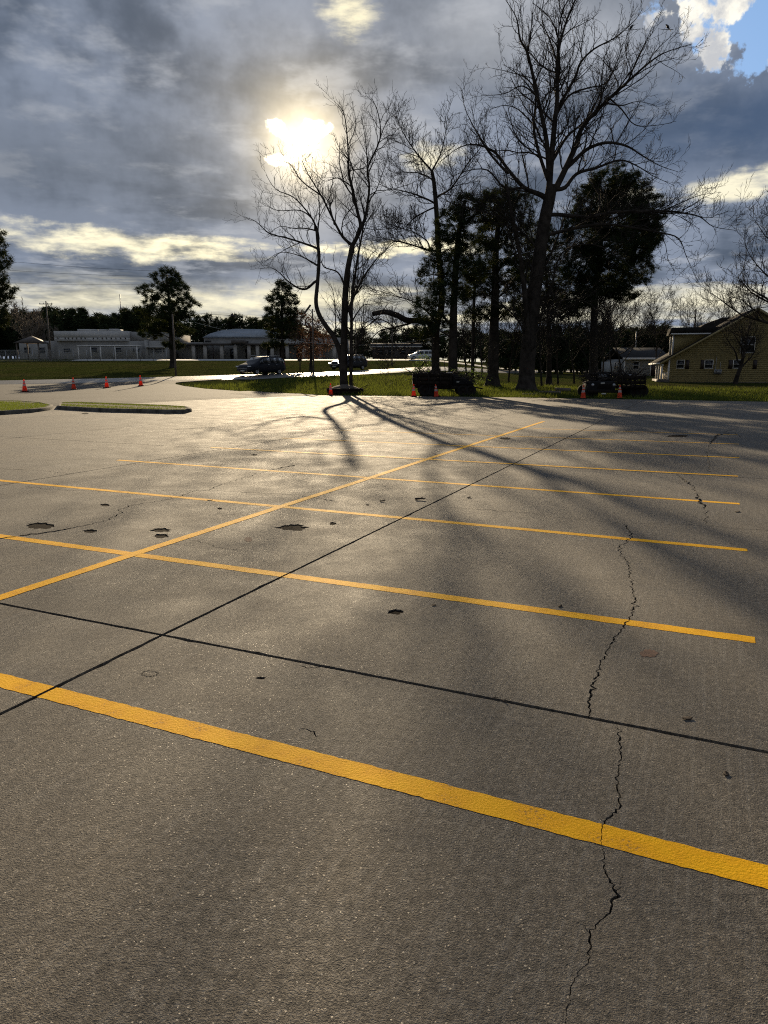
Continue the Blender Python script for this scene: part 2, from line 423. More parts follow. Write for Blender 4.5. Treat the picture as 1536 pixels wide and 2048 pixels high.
def asphalt_mat(name, lo, hi, rough, spec=.5):
    m = bpy.data.materials.new(name); m.use_nodes = True
    t = m.node_tree; t.nodes.clear(); N = NT(t)
    tc = N.n('ShaderNodeTexCoord'); v = tc.outputs['Object']
    a = N.noise(v, 0.35, 6, 0.6, 0.6); f = N.noise(v, 70, 3, .6)
    c = N.mix(N.ss(a, 0.3, 0.7), lo, hi)
    c = N.mix(N.mul(N.ss(f, 0.5, 0.7), 0.3), c, tuple(q * 1.7 for q in hi))
    bs = N.n('ShaderNodeBsdfPrincipled'); N.link(c, bs.inputs['Base Color']); bs.inputs['Roughness'].default_value = rough; bs.inputs['Specular IOR Level'].default_value = spec
    bp = N.n('ShaderNodeBump'); bp.inputs['Distance'].default_value = 0.006; N.link(f, bp.inputs['Height']); N.link(bp.outputs[0], bs.inputs['Normal'])
    o = N.n('ShaderNodeOutputMaterial'); N.link(bs.outputs[0], o.inputs[0])
    return m

def chainlink_mat():                              # far fence wire: too fine to build, a lattice with real holes
    m = bpy.data.materials.new('chain_link'); m.use_nodes = True
    t = m.node_tree; t.nodes.clear(); N = NT(t)
    tc = N.n('ShaderNodeTexCoord'); sp = N.n('ShaderNodeSeparateXYZ'); N.link(tc.outputs['Object'], sp.inputs[0])
    k = 18.0
    u = N.m('FRACT', N.mul(N.add(sp.outputs[0], sp.outputs[2]), k)); w = N.m('FRACT', N.mul(N.sub(sp.outputs[0], sp.outputs[2]), k))
    wire = N.m('MAXIMUM', N.m('LESS_THAN', u, 0.10), N.m('LESS_THAN', w, 0.10))
    b = N.n('ShaderNodeBsdfPrincipled'); b.inputs['Base Color'].default_value = (.35, .36, .37, 1); b.inputs['Metallic'].default_value = .6; b.inputs['Roughness'].default_value = .5
    tr = N.n('ShaderNodeBsdfTransparent'); mx = N.n('ShaderNodeMixShader')
    N.link(wire, mx.inputs[0]); N.link(tr.outputs[0], mx.inputs[1]); N.link(b.outputs[0], mx.inputs[2])
    o = N.n('ShaderNodeOutputMaterial'); N.link(mx.outputs[0], o.inputs[0])
    return m

def emit_mat(name, col, s):
    m = bpy.data.materials.new(name); m.use_nodes = True
    t = m.node_tree; t.nodes.clear(); N = NT(t)
    e = N.n('ShaderNodeEmission'); e.inputs[0].default_value = (*col, 1); e.inputs[1].default_value = s
    o = N.n('ShaderNodeOutputMaterial'); N.link(e.outputs[0], o.inputs[0])
    return m

M = dict(
    concrete=concrete_mat(), paint=paint_mat(), ground=ground_mat(), chain=chainlink_mat(),
    asphalt=asphalt_mat('driveway_asphalt', (.050, .047, .042), (.085, .080, .072), .85, .2),
    road=asphalt_mat('road_asphalt', (.10, .098, .092), (.16, .155, .145), .42),
    pave=mat('pale_paving', (.42, .41, .39), .8, .12, .8),
    dirt=mat('joint_dirt', (.035, .029, .021), .95, .45, 14, .01, 60),
    kerb=mat('kerb_concrete', (.085, .078, .066), .9, .5, 3.0, .006, 40, spec=.15),
    soil=mat('soil', (.06, .045, .03), .95, .4, 6, .02, 30),
    blade=mat('grass_blade', (.085, .125, .022), .6, .45, 1.2, transl=.5, tcol=(.16, .20, .028), spec=.04),
    blade2=mat('bank_grass', (.060, .090, .020), .7, .5, .5, transl=.45, tcol=(.14, .165, .024), spec=.04),
    blade3=mat('field_grass', (.042, .050, .015), .9, .4, .15, transl=.15, tcol=(.05, .06, .012), spec=.0),
    spall=mat('spall_floor', (.016, .011, .0075), .95, .5, 25, .008, 60, spec=.05),
    bark=mat('bark', (.036, .030, .025), .9, .45, 2.0, .03, 9, spec=.1),
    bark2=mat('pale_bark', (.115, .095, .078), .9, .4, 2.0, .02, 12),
    twig=mat('twig', (.036, .030, .026), .85, .3, 4, spec=.1),
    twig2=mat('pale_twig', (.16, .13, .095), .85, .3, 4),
    needle=mat('pine_needles', (.022, .034, .014), .75, .5, .6, transl=.14, tcol=(.06, .07, .015), spec=.08),
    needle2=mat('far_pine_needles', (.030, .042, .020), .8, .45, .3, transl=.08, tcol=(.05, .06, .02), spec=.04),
    leaf=mat('russet_leaf', (.060, .040, .028), .7, .45, 1.0, transl=.3, tcol=(.10, .05, .03), spec=.2),
    leafg=mat('young_leaf', (.07, .11, .03), .6, .4, 1.0, transl=.4, tcol=(.12, .18, .04), spec=.2),
    cone=mat('cone_orange', (.75, .075, .012), .5, .10, 2.0, transl=.55, tcol=(.95, .10, .015)),
    collar=mat('cone_collar', (.55, .50, .47), .4, .12, 9, transl=.45, tcol=(.65, .42, .34)),
    rubber=mat('rubber', (.014, .013, .012), .85, .3, 5, spec=.15),
    carblack=mat('dark_car_paint', (.005, .007, .013), .38, .1, 2, spec=.22),
    carwhite=mat('white_car_paint', (.62, .63, .62), .3, .05, 2, coat=1.0),
    glass=mat('dark_glass', (.012, .015, .018), .06, .1, 2, spec=.8),
    chrome=mat('bright_metal', (.55, .55, .55), .25, .1, 4, metal=1.0),
    lens=mat('lamp_lens', (.6, .62, .65), .12, .05, 2),
    tail=mat('tail_lens', (.35, .02, .015), .2, .1, 2),
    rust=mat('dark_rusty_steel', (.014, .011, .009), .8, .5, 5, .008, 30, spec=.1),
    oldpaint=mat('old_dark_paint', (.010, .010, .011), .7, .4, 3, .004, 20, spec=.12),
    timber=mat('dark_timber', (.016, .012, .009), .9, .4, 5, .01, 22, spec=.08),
    mulch=mat('mulch', (.085, .068, .052), .95, .4, 9, .03, 24),
    plate=mat('plate', (.42, .42, .38), .5, .1, 20),
    stucco=mat('pale_stucco', (.46, .45, .43), .9, .10, .6, .004, 30),
    stucco2=mat('grey_stucco', (.30, .29, .27), .9, .12, .6, .004, 30),
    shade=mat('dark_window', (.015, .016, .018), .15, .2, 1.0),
    metalroof=mat('blue_grey_metal_roof', (.30, .34, .39), .38, .08, 1.2, metal=.25),
    fascia=mat('brown_fascia', (.075, .062, .052), .7, .2, 2),
    column=mat('column_stone', (.40, .37, .33), .85, .15, 2),
    siding=mat('yellow_siding', (.33, .265, .12), .75, .10, 1.6),
    sidingg=mat('grey_siding', (.27, .275, .265), .75, .10, 1.6),
    trim=mat('white_trim', (.70, .68, .64), .6, .08, 3),
    roof=mat('brown_shingle', (.022, .019, .016), .97, .35, 5, .02, 25, spec=.12),
    roofg=mat('grey_shingle', (.040, .041, .043), .97, .3, 5, .02, 25, spec=.12),
    shutter=mat('dark_shutter', (.030, .018, .014), .6, .2, 3),
    galv=mat('galvanised', (.32, .33, .34), .45, .15, 6, metal=.7),
    pole=mat('grey_pole_wood', (.12, .10, .082), .85, .3, 3, .01, 20),
    wire=mat('wire', (.045, .045, .045), .5, .1, 1),
    wireb=mat('bright_wire', (.45, .45, .43), .3, .1, 1, metal=.8),
    bird=mat('bird_feather', (.015, .014, .014), .6, .2, 20),
    dead=mat('dead_leaf', (.045, .028, .016), .85, .4, 20),
    rustst=mat('rust_stain', (.11, .055, .035), .9, .35, 20),
    lamp_on=emit_mat('headlamp_on', (1.0, .93, .8), 9.0),
)

# ------------------------------------------------------------------ ground sheet
def axis(lo, hi, step, far, grow=1.35):
    a = list(np.arange(lo, hi + 1e-6, step)); d = step
    while a[-1] < far: d *= grow; a.append(a[-1] + d)
    d = step
    while a[0] > -far: d *= grow; a.insert(0, a[0] - d)
    return a
def build_ground():
    xs = axis(-72, 72, 1.0, 2600); ys = axis(24, 96, 0.8, 2600)
    V = []
    for Y in ys:
        for X in xs:
            inside = -70 < X < 60 and Y < y_edge(X)
            z = terrain(X, Y)
            if inside: z = -0.30 if Y < y_edge(X) - 0.5 else -0.10
            elif Y < y_edge(X) + 0.9 and -70 < X < 60: z = min(z, 0.02) - 0.03
            V.append((X, Y, z - 0.02))
    n, m = len(xs), len(ys)
    i = np.arange(m - 1)[:, None] * n + np.arange(n - 1)[None, :]
    F = np.stack([i, i + 1, i + n + 1, i + n], -1).reshape(-1, 4)
    b = MB(); b.arr(np.array(V), F)
    tag(b.build('ground', M['ground'], smooth=True), kind='structure')
build_ground()

# ------------------------------------------------------------------ concrete lot: slabs, joints, cracks, spalls, painted lines
def inpoly(pt, poly):
    x, y = pt; c = False; j = len(poly) - 1
    for i in range(len(poly)):
        xi, yi = poly[i]; xj, yj = poly[j]
        if (yi > y) != (yj > y) and x < (xj - xi) * (y - yi) / (yj - yi) + xi: c = not c
        j = i
    return c
def inpoly_many(P, poly):
    P = np.asarray(P, dtype=float).reshape(-1, 2); Q = np.asarray(poly, dtype=float); Qn = np.roll(Q, 1, axis=0)
    out = np.zeros(len(P), dtype=bool)
    for i0 in range(0, len(P), 4000):
        x = P[i0:i0 + 4000, 0][:, None]; y = P[i0:i0 + 4000, 1][:, None]
        c = ((Q[:, 1] > y) != (Qn[:, 1] > y)) & (x < (Qn[:, 0] - Q[:, 0]) * (y - Q[:, 1]) / (Qn[:, 1] - Q[:, 1] + 1e-30) + Q[:, 0])
        out[i0:i0 + 4000] = c.sum(1) % 2 == 1
    return out
def bbox(p): a = np.array(p); return a[:, 0].min(), a[:, 1].min(), a[:, 0].max(), a[:, 1].max()
def overlap(a, b): return a[0] <= b[2] and b[0] <= a[2] and a[1] <= b[3] and b[1] <= a[3]
def region_mesh(name, outers, holes, z, depth, material, parent, extra=None, zf=None):
    """flat sheet: inside every outer polygon and outside every hole; its rim drops by depth"""
    verts, edges = [], []
    ob = bbox(outers[0])
    holes = [(h, bbox(h)) for h in holes]; holes = [(h, b) for h, b in holes if overlap(b, ob)]
    for p in list(outers) + [h for h, _ in holes]:
        k = len(verts); verts += [Vector((float(a), float(b))) for a, b in p]
        edges += [(k + i, k + (i + 1) % len(p)) for i in range(len(p))]
    if extra: verts += [Vector((float(a), float(b))) for a, b in extra]
    v, e, f, *_ = delaunay_2d_cdt(verts, edges, [], 0, 1e-5)
    va = np.array([(p.x, p.y) for p in v]); C = np.array([va[list(t)].mean(0) for t in f])
    ok = np.ones(len(C), dtype=bool)
    for o_ in outers: ok &= inpoly_many(C, o_)
    for h, b in holes:
        idx = np.where(ok & (C[:, 0] >= b[0]) & (C[:, 0] <= b[2]) & (C[:, 1] >= b[1]) & (C[:, 1] <= b[3]))[0]
        if len(idx): ok[idx[inpoly_many(C[idx], h)]] = False
    keep = [f[q] for q in np.where(ok)[0]]
    if not keep: return None
    cnt = {}
    for tri in keep:
        for i in range(len(tri)):
            a, b = tri[i], tri[(i + 1) % len(tri)]
            cnt[(a, b)] = 1
    rim = [(a, b) for (a, b) in cnt if (b, a) not in cnt]
    zz = (lambda p: z) if zf is None else zf
    V = [(p.x, p.y, zz(p)) for p in v]; n = len(V)
    F = [tuple(t) for t in keep]
    if depth > 0:
        V += [(p.x, p.y, zz(p) - depth) for p in v]
        F += [(b, a, a + n, b + n) for a, b in rim]
    me = bpy.data.meshes.new(name); me.from_pydata(V, [], F); me.update()
    bm = bmesh.new(); bm.from_mesh(me); bmesh.ops.delete(bm, geom=[q for q in bm.verts if not q.link_faces], context='VERTS'); bm.to_mesh(me); bm.free()
    me.materials.append(material)
    o = bpy.data.objects.new(name, me); COL.objects.link(o); o.parent = parent
    return o

TH = math.radians(-24.5)
E_ = np.array([math.cos(TH), math.sin(TH)]); N_ = np.array([-E_[1], E_[0]])
def en(e, n): p = E_ * e + N_ * n; return (p[0], p[1])

def crack(pts_px, w=0.010, world=False, seed=0, wmax=2.2):
    r = random.Random(seed)
    P = [np.array(p[:2]) if world else flat(p[0], p[1])[:2] for p in pts_px]
    W = [p[2] * .001 if len(p) > 2 else None for p in pts_px]
    Q = [P[0]]; WQ = [W[0]]
    for a, b, wa, wb in zip(P, P[1:], W, W[1:]):
        L = np.linalg.norm(b - a); dist = np.linalg.norm((a + b) / 2)
        step = max(0.011, 0.005 * dist); k = max(1, int(L / step))
        t = (b - a) / (L + 1e-9); nrm = np.array([-t[1], t[0]])
        for i in range(1, k + 1):
            q = a + (b - a) * i / k
            if i < k: q = q + nrm * r.gauss(0, min(0.35 * L / k, 0.022)) + t * r.gauss(0, 0.2 * L / k)
            Q.append(q); WQ.append(None if wa is None else wa + (wb - wa) * i / k)
    Q = np.array(Q); n = len(Q)
    T = np.gradient(Q, axis=0); T /= np.linalg.norm(T, axis=1)[:, None] + 1e-9
    nr = np.stack([-T[:, 1], T[:, 0]], 1)
    ph = r.random() * 9
    wid = np.array([w * (0.35 + (wmax - .35) * max(0, math.sin(i * .17 + ph) * .5 + math.sin(i * .053 + ph * 2) * .6) ** 1.6 + r.random() * .45) for i in range(n)])
    if W[0] is not None: wid = np.array([q * r.uniform(.55, 1.35) for q in WQ])
    wid[0] = wid[-1] = 0.0008
    L_ = Q + nr * wid[:, None] * .5; R_ = Q - nr * wid[:, None] * .5
    return [tuple(p) for p in L_] + [tuple(p) for p in R_[::-1]]

def blob(px, py, wpx, hpx, seed):
    """irregular spalled hole whose outline is given by its extent in the photograph"""
    r = random.Random(seed); c = flat(px, py)[:2]
    ax = (flat(px + wpx / 2, py)[:2] - c); ay = (flat(px, py - hpx / 2)[:2] - c)
    out = []
    k = 26
    f = [1 + .22 * math.sin(i * 2 * math.pi / k * 2 + r.random() * 6) * r.random() + r.uniform(-.16, .16) for i in range(k)]
    for i in range(k):
        a = 2 * math.pi * i / k
        out.append(tuple(c + (ax * math.cos(a) + ay * math.sin(a)) * f[i]))
    return out

def c3(*pts): return [(x / 2, y / 2 + 780) for x, y in pts]
def c4(*pts): return [(x / 2 + 768, y / 2 + 780) for x, y in pts]
CRACKS = [
    crack([(1122, 2075, 2), (1130, 2040, 2.5), (1140, 1990, 2.5), (1155, 1945, 3), (1178, 1925, 3), (1182, 1895, 7), (1180, 1865, 6), (1205, 1838, 4), (1225, 1810, 9), (1232, 1785, 11), (1220, 1765, 8), (1210, 1740, 5), (1205, 1700, 2.5), (1203, 1660, 2.5), (1212, 1640, 9), (1238, 1618, 7), (1240, 1590, 5), (1234, 1575, 8), (1236, 1545, 5), (1242, 1520, 6), (1240, 1480, 8), (1235, 1455, 3)], seed=1),
    crack([(1184, 1437, 5), (1177, 1415, 9), (1180, 1385, 13), (1195, 1340, 10), (1215, 1300, 8), (1240, 1265, 13), (1258, 1240, 10), (1272, 1210, 14), (1265, 1180, 8), (1258, 1130, 10), (1240, 1105, 9), (1238, 1095, 12), (1265, 1075, 16), (1250, 1048, 20)], seed=2),
    crack([(1232, 1785, 3), (1240, 1772, 2), (1246, 1750, 1.5)], seed=31), crack([(1182, 1868, 2.5), (1165, 1850, 1.5), (1150, 1846, 1)], seed=32), crack([(1240, 1100, 4), (1222, 1088, 3), (1200, 1086, 2)], seed=33),
    crack([(1412, 1048), (1412, 1020), (1400, 998), (1383, 970), (1350, 948)], .020, seed=3),
    crack([(1420, 945), (1415, 910), (1420, 890), (1436, 868), (1470, 858)], .022, seed=4),
    crack([(860, 1012), (960, 1019), (1060, 1026), (1110, 1035), (1170, 1040), (1250, 1046), (1330, 1048), (1410, 1050), (1470, 1057), (1560, 1061)], .014, seed=5, wmax=1.6),
    crack(c3((70, 585), (250, 560), (330, 545), (430, 520), (490, 490), (470, 480), (530, 462), (710, 430), (770, 405), (840, 400), (880, 380), (1000, 345), (1090, 320), (1180, 300)), .020, seed=6),
    crack(c3((-60, 600), (70, 586)), .014, seed=16),
    crack(c3((100, 385), (200, 398), (400, 405), (700, 403), (830, 402)), .016, seed=7, wmax=1.5),
    crack(c3((840, 402), (1000, 410), (1150, 418), (1250, 430), (1340, 445)), .016, seed=8, wmax=1.5),
    crack(c3((760, 600), (820, 612), (880, 630), (960, 640)), .012, seed=9),
    crack(c3((-40, 313), (0, 315), (150, 322), (300, 335)), .020, seed=10, wmax=1.4),
    crack(c3((690, 158), (850, 150), (1000, 130), (1100, 122), (1230, 118)), .035, seed=11),
    crack(c3((900, 208), (1090, 202), (1260, 190), (1330, 175)), .020, seed=12),
    crack(c3((1320, 262), (1400, 248), (1470, 236)), .020, seed=13),
    crack(c4((820, 110), (900, 85), (1010, 70)), .03, seed=14),
    crack(c4((1300, 215), (1335, 180), (1400, 170), (1430, 190)), .03, seed=15),
    crack(c4((420, 118), (470, 100), (510, 90)), .05, seed=17),
    crack(c4((150, 140), (330, 165), (420, 172)), .03, seed=18),
    crack([(598, 1330), (628, 1336), (652, 1332)], .003, seed=19),
    crack([(596, 1460), (612, 1458), (640, 1472)], .003, seed=20),
]
SPALLS = [blob(585, 1055, 56, 13, 1), blob(322, 1060, 38, 8, 2), blob(323, 1072, 30, 8, 3), blob(80, 1052, 58, 12, 4), blob(180, 1062, 26, 8, 5),
          blob(210, 1010, 18, 5, 6), blob(439, 1017, 9, 4, 7), blob(666, 1047, 13, 6, 8), blob(792, 1224, 32, 11, 9), blob(508, 910, 13, 3, 10),
          blob(1010, 877, 22, 4, 11), blob(1355, 872, 42, 5, 12), blob(522, 1356, 20, 5, 13), blob(170, 827, 14, 3, 14), blob(735, 1010, 7, 3, 15)]
STAINS = [blob(1298, 1307, 34, 15, 21), blob(497, 1079, 16, 9, 22), blob(300, 1347, 36, 11, 23)]

LOT = [(-70.0, -14.0), (60.0, -14.0), (60.0, EDGE[-1][1])] + [e for e in EDGE[::-1][1:]]
lot = MB(); lot.prism(LOT, -0.28, -0.024)
lot = tag(lot.build('parking_lot', M['dirt']), kind='structure')
JN = [-5.8, 3.30, 12.33, 21.45, 30.5, 39.6, 48.7, 57.8]
JE = [-3.05 + 6.25 * k for k in range(-9, 11)]
def rectpoly(j, k):
    """slab outline in plan, edges a little chipped"""
    r = random.Random(j * 91 + k)
    g = 0.013
    n0, n1 = JN[k] + g, JN[k + 1] - g
    near = (JN[k] < 14 and -14 < JE[j] < 8)
    st = 0.07 if near else 1.5
    def ej(i, n): return JE[i] - 0.0095 * (n - 3.3)
    def chip(): return abs(r.gauss(0, .0022)) + (r.random() < .03) * r.uniform(.004, .014) if near else 0
    P = []
    ks = max(2, int((n1 - n0) / st)); ke = max(2, int(6.2 / st))
    for i in range(ke): t = i / ke; P.append(en(ej(j, n0) + g + (ej(j + 1, n0) - ej(j, n0) - 2 * g) * t, n0 + (chip() if i else 0)))
    for i in range(ks): n = n0 + (n1 - n0) * i / ks; P.append(en(ej(j + 1, n) - g - (chip() if i else 0), n))
    for i in range(ke): t = 1 - i / ke; P.append(en(ej(j, n1) + g + (ej(j + 1, n1) - ej(j, n1) - 2 * g) * t, n1 - (chip() if i else 0)))
    for i in range(ks): n = n1 + (n0 - n1) * i / ks; P.append(en(ej(j, n) + g + (chip() if i else 0), n))
    return P
lotbox = bbox(LOT)
for k in range(len(JN) - 1):
    for j in range(len(JE) - 1):
        p = rectpoly(j, k)
        if not overlap(bbox(p), lotbox): continue
        c = en((JE[j] + JE[j + 1]) / 2, (JN[k] + JN[k + 1]) / 2)
        if c[1] < -6 or abs(c[0]) > 16 + 0.75 * max(0, c[1]): continue      # nothing of it can be seen
        whole = all(inpoly(q, LOT) for q in p[::7])
        region_mesh('slab', [p] if whole else [p, LOT], CRACKS + SPALLS, 0.0, 0.06, M['concrete'], lot)

for sp_ in SPALLS: region_mesh('spall', [sp_], [], -0.009, 0.0, M['spall'], lot)
# painted lines (each a sheet 3 mm over the slab, broken by the joints and cracks)
def jointstrips():
    out = []
    for n in JN[:5]: out.append([en(-16, n - .011), en(8, n - .011), en(8, n + .011), en(-16, n + .011)])
    for e in JE:
        if -17 < e < 8: f = lambda n: e - 0.0095 * (n - 3.3); out.append([en(f(-5) - .011, -5), en(f(-5) + .011, -5), en(f(34) + .011, 34), en(f(34) - .011, 34)])
    return out
JST = jointstrips()
def linepoly(e0, n0, e1, n1, w, seed):
    r = random.Random(seed); L = math.hypot(e1 - e0, n1 - n0); t = ((e1 - e0) / L, (n1 - n0) / L); m = (-t[1], t[0])
    step = .03 if min(n0, n1) < 6 else .08
    k = int(L / step); A, B = [], []
    for i in range(k + 1):
        d = L * i / k; b = .004 * math.sin(d * .7 + seed) + .0015 * math.sin(d * 2.3 + seed)
        for S, sg in ((A, 1), (B, -1)):
            o = sg * w / 2 + b + r.gauss(0, .0018)
            S.append(en(e0 + t[0] * d + m[0] * o, n0 + t[1] * d + m[1] * o))
    return B + A[::-1]
LINES = [(-9.9, 2.42, 0.34, 2.41, .125), (-10.0, 4.77, 0.37, 4.76, .115), (-10.0, 7.31, 0.42, 7.26, .11), (-10.0, 9.95, 0.43, 9.84, .11),
         (-9.8, 12.46, 0.48, 12.47, .11), (-9.6, 14.95, 0.58, 15.15, .10), (-9.4, 17.6, 0.66, 18.0, .09), (-4.6, 20.4, 0.7, 20.6, .07),
         (-4.58, -2.6, -4.93, 23.4, .115)]
for i, (a, b, c, d, w) in enumerate(LINES):
    region_mesh('painted_line', [linepoly(a, b, c, d, w, i + 1)], JST + [h for h in CRACKS] + SPALLS, 0.0015 if i < 8 else 0.0030, 0.0, M['paint'], lot)
for i, s in enumerate(STAINS):
    region_mesh('stain', [s], [], 0.0015, 0.0, M['rustst'] if i < 2 else M['dirt'], lot) if i < 2 else None
# the ring scratched round an old patch
ring_in = [tuple(np.array(STAINS[2]).mean(0) + (np.array(p) - np.array(STAINS[2]).mean(0)) * .86) for p in STAINS[2]]
region_mesh('patch_outline', [STAINS[2]], [ring_in], 0.0015, 0.0, M['dirt'], lot)

# ------------------------------------------------------------------ driveway, road, far paving
def lift(X, Y, h): return terrain(X, Y) + 0.004 + h * sstep(0, 1.5, Y - y_edge(X))
GRASSEDGE = [tuple(onland(*p)[:2]) for p in [(600, 788.5), (560, 787), (480, 783.5), (410, 778.5), (368, 773), (350, 769), (352, 766), (365, 764.5)]]
def build_driveway():
    poly = [e for e in EDGE if e[0] < -4.2] + [EDGE[5]] + GRASSEDGE + [(-12, 67), (-24, 64.5), (-45, 57), (-72, 48)]
    poly = [(a, b + 0.01) for a, b in poly]
    pts = [(x, y) for x in np.arange(-69, 0, 1.0) for y in np.arange(29, 66, 0.8) if inpoly((x, y), poly)]
    o = region_mesh('driveway', [poly], [], 0, 0.2, M['asphalt'], None, extra=pts, zf=lambda p: lift(p.x, p.y, .035))
    tag(o, kind='structure')
build_driveway()
ROAD = np.array([(-110, 36), (-75, 46), (-45, 55.0), (-30, 60.2), (-22, 63.2), (-14, 67.2), (-8, 71.0), (-3, 76.0), (3.0, 84.3), (8.0, 92.5), (16, 107), (30, 133), (60, 190)], dtype=float)
def catmull(P, k):
    out = []
    for i in range(len(P) - 1):
        a = P[max(i - 1, 0)]; b = P[i]; c = P[i + 1]; d = P[min(i + 2, len(P) - 1)]
        for t in np.arange(k) / k:
            out.append(.5 * ((2 * b) + (-a + c) * t + (2 * a - 5 * b + 4 * c - d) * t * t + (-a + 3 * b - 3 * c + d) * t ** 3))
    out.append(P[-1]); return np.array(out)
RC = catmull(ROAD, 8)
def build_strip(name, C, half, h, m, kind='structure'):
    T = np.gradient(C, axis=0); T /= np.linalg.norm(T, axis=1)[:, None]; nr = np.stack([-T[:, 1], T[:, 0]], 1)
    offs = np.linspace(-half, half, 9); V = []
    for c, q in zip(C, nr):
        for i, o in enumerate(offs):
            p = c + q * o; V.append((p[0], p[1], terrain(p[0], p[1]) + h - (0.12 if i in (0, 8) else 0)))
    n = len(offs); i = np.arange(len(C) - 1)[:, None] * n + np.arange(n - 1)[None]
    b = MB(); b.arr(np.array(V), np.stack([i, i + n, i + n + 1, i + 1], -1).reshape(-1, 4)[:, ::-1])
    return tag(b.build(name, m, smooth=True), kind=kind)
build_strip('road', RC, 3.1, 0.07, M['road'])
build_strip('far_pavement', np.array([(-54 + 3 * i, 128.5 + .04 * i) for i in range(36)], dtype=float), 3.2, 0.10, M['pave'])

# ------------------------------------------------------------------ kerbed islands
def inset(poly, d):
    P = np.array(poly); n = len(P); out = []
    area = sum(P[i][0] * P[(i + 1) % n][1] - P[(i + 1) % n][0] * P[i][1] for i in range(n))
    sg = 1 if area > 0 else -1
    for i in range(n):
        a, b, c = P[i - 1], P[i], P[(i + 1) % n]
        t1 = (b - a) / np.linalg.norm(b - a); t2 = (c - b) / np.linalg.norm(c - b)
        m = np.array([-t1[1], t1[0]]) + np.array([-t2[1], t2[0]]); m /= np.linalg.norm(m) + 1e-9
        out.append(tuple(b + sg * m * d))
    return out
ISL = [([(-260, 842), (0, 830), (70, 825), (100, 820.5), (107, 816), (85, 810.5), (40, 807), (-260, 806)], 'grassy kerbed island ending left of the long low kerb'),
       ([(114, 818.5), (160, 821.5), (208, 824), (338, 827), (372, 827), (384, 823.5), (376, 819.5), (330, 816.5), (230, 812.5), (160, 809.8), (120, 811)], 'narrow grassy kerbed island with a rounded end')]
def grass_blades(name, poly_pts, zf, hmin, hmax, wid, m, label, seed=3, lean=.35):
    g = np.random.default_rng(seed); P = np.array(poly_pts); n = len(P)
    a = g.random(n) * 2 * math.pi; h = hmin + (hmax - hmin) * g.random(n) ** 1.6
    d = np.stack([np.cos(a), np.sin(a), np.zeros(n)], 1)
    base = np.stack([P[:, 0], P[:, 1], zf], 1)
    tip = base + np.stack([g.normal(0, lean, n) * h, g.normal(0, lean, n) * h, h], 1)
    V = np.stack([base - d * wid / 2, base + d * wid / 2, tip], 1).reshape(-1, 3)
    b = MB(); b.arr(V, np.arange(n * 3).reshape(-1, 3))
    return tag(b.build(name, m), label, 'grass', kind='stuff')
for k, (pp, lab) in enumerate(ISL):
    poly = [tuple(flat(*p)[:2]) for p in pp]
    root = empty('kerb_island', (0, 0, 0), 0, kind='structure')
    inner = inset(poly, .16); mid = inset(poly, .03); mid2 = inset(poly, .135)
    V, Fs = [], []
    n = len(poly)
    for ringp, z in ((poly, -.02), (poly, .10), (mid, .15), (mid2, .15), (inner, .125)): V += [(x, y, z) for x, y in ringp]
    for r_ in range(4):
        for i in range(n): Fs.append((r_ * n + i, r_ * n + (i + 1) % n, (r_ + 1) * n + (i + 1) % n, (r_ + 1) * n + i))
    b = MB(); b.raw(V, Fs); b.build('kerb', M['kerb'], root)
    b = MB(); b.raw([(x, y, .128) for x, y in inner], [tuple(range(n))]); b.build('soil_bed', M['soil'], root)
    bb = bbox(inner); g = np.random.default_rng(20 + k); pts = []
    want = 26000 if k == 0 else 9000
    cand = np.stack([g.uniform(max(bb[0], -26), bb[2], want * 3), g.uniform(bb[1], bb[3], want * 3)], 1)
    cand = cand[(np.sin(cand[:, 0] * 1.9 + 1) * np.sin(cand[:, 1] * 3.1) + np.sin(cand[:, 0] * .63 + cand[:, 1]) + g.normal(0, .5, len(cand))) > -.7]
    pts = cand[inpoly_many(cand, inner)][:want]
    grass_blades('grass', pts, np.full(len(pts), .128), .02, .10 if k == 0 else .07, .016, M['blade'], 'short bright grass on the %s' % ('wide kerbed island at the left edge' if k == 0 else 'narrow kerbed island with the rounded end'), 30 + k)

# ------------------------------------------------------------------ grass on the bank and the lawns
def scatter_px(n, xr, yr, seed, keep=None):
    """random places on the land inside a patch of it, denser nearer"""
    g = np.random.default_rng(seed); out = []
    for _ in range(n):
        X = g.uniform(*xr); Y = y_edge(X) + .10 + (yr) * g.random() ** 1.5
        out.append((X, Y))
    return out
DW = [e for e in EDGE if e[0] < -4.2] + [EDGE[5]] + GRASSEDGE + [(-12, 67), (-24, 64.5), (-45, 57), (-72, 48)]
def clear_of_roads(P):
    P = np.array(P); d = np.array([np.min((RC[:, 0] - a) ** 2 + (RC[:, 1] - b) ** 2) for a, b in P])
    return P[(d > 3.6 ** 2) & ~inpoly_many(P, DW)]
bank = clear_of_roads(scatter_px(60000, (-19, 36), 22, 5))
zz = np.array([terrain(*p) for p in bank]) - .03
grass_blades('bank_grass', bank, zz, .05, .34, .035, M['blade2'], 'rough green grass on the bank along the far edge of the lot', 6, .5)
fieldp = np.stack([rng.uniform(-60, 12, 40000), rng.uniform(63, 122, 40000)], 1)
fieldp = clear_of_roads(fieldp[np.interp(fieldp[:, 0], RC[:, 0], RC[:, 1]) < fieldp[:, 1]])
grass_blades('field_grass', fieldp, np.array([terrain(*p) for p in fieldp]) - .03, .04, .13, .05, M['blade3'], 'mown olive green field beyond the road', 8, .6)

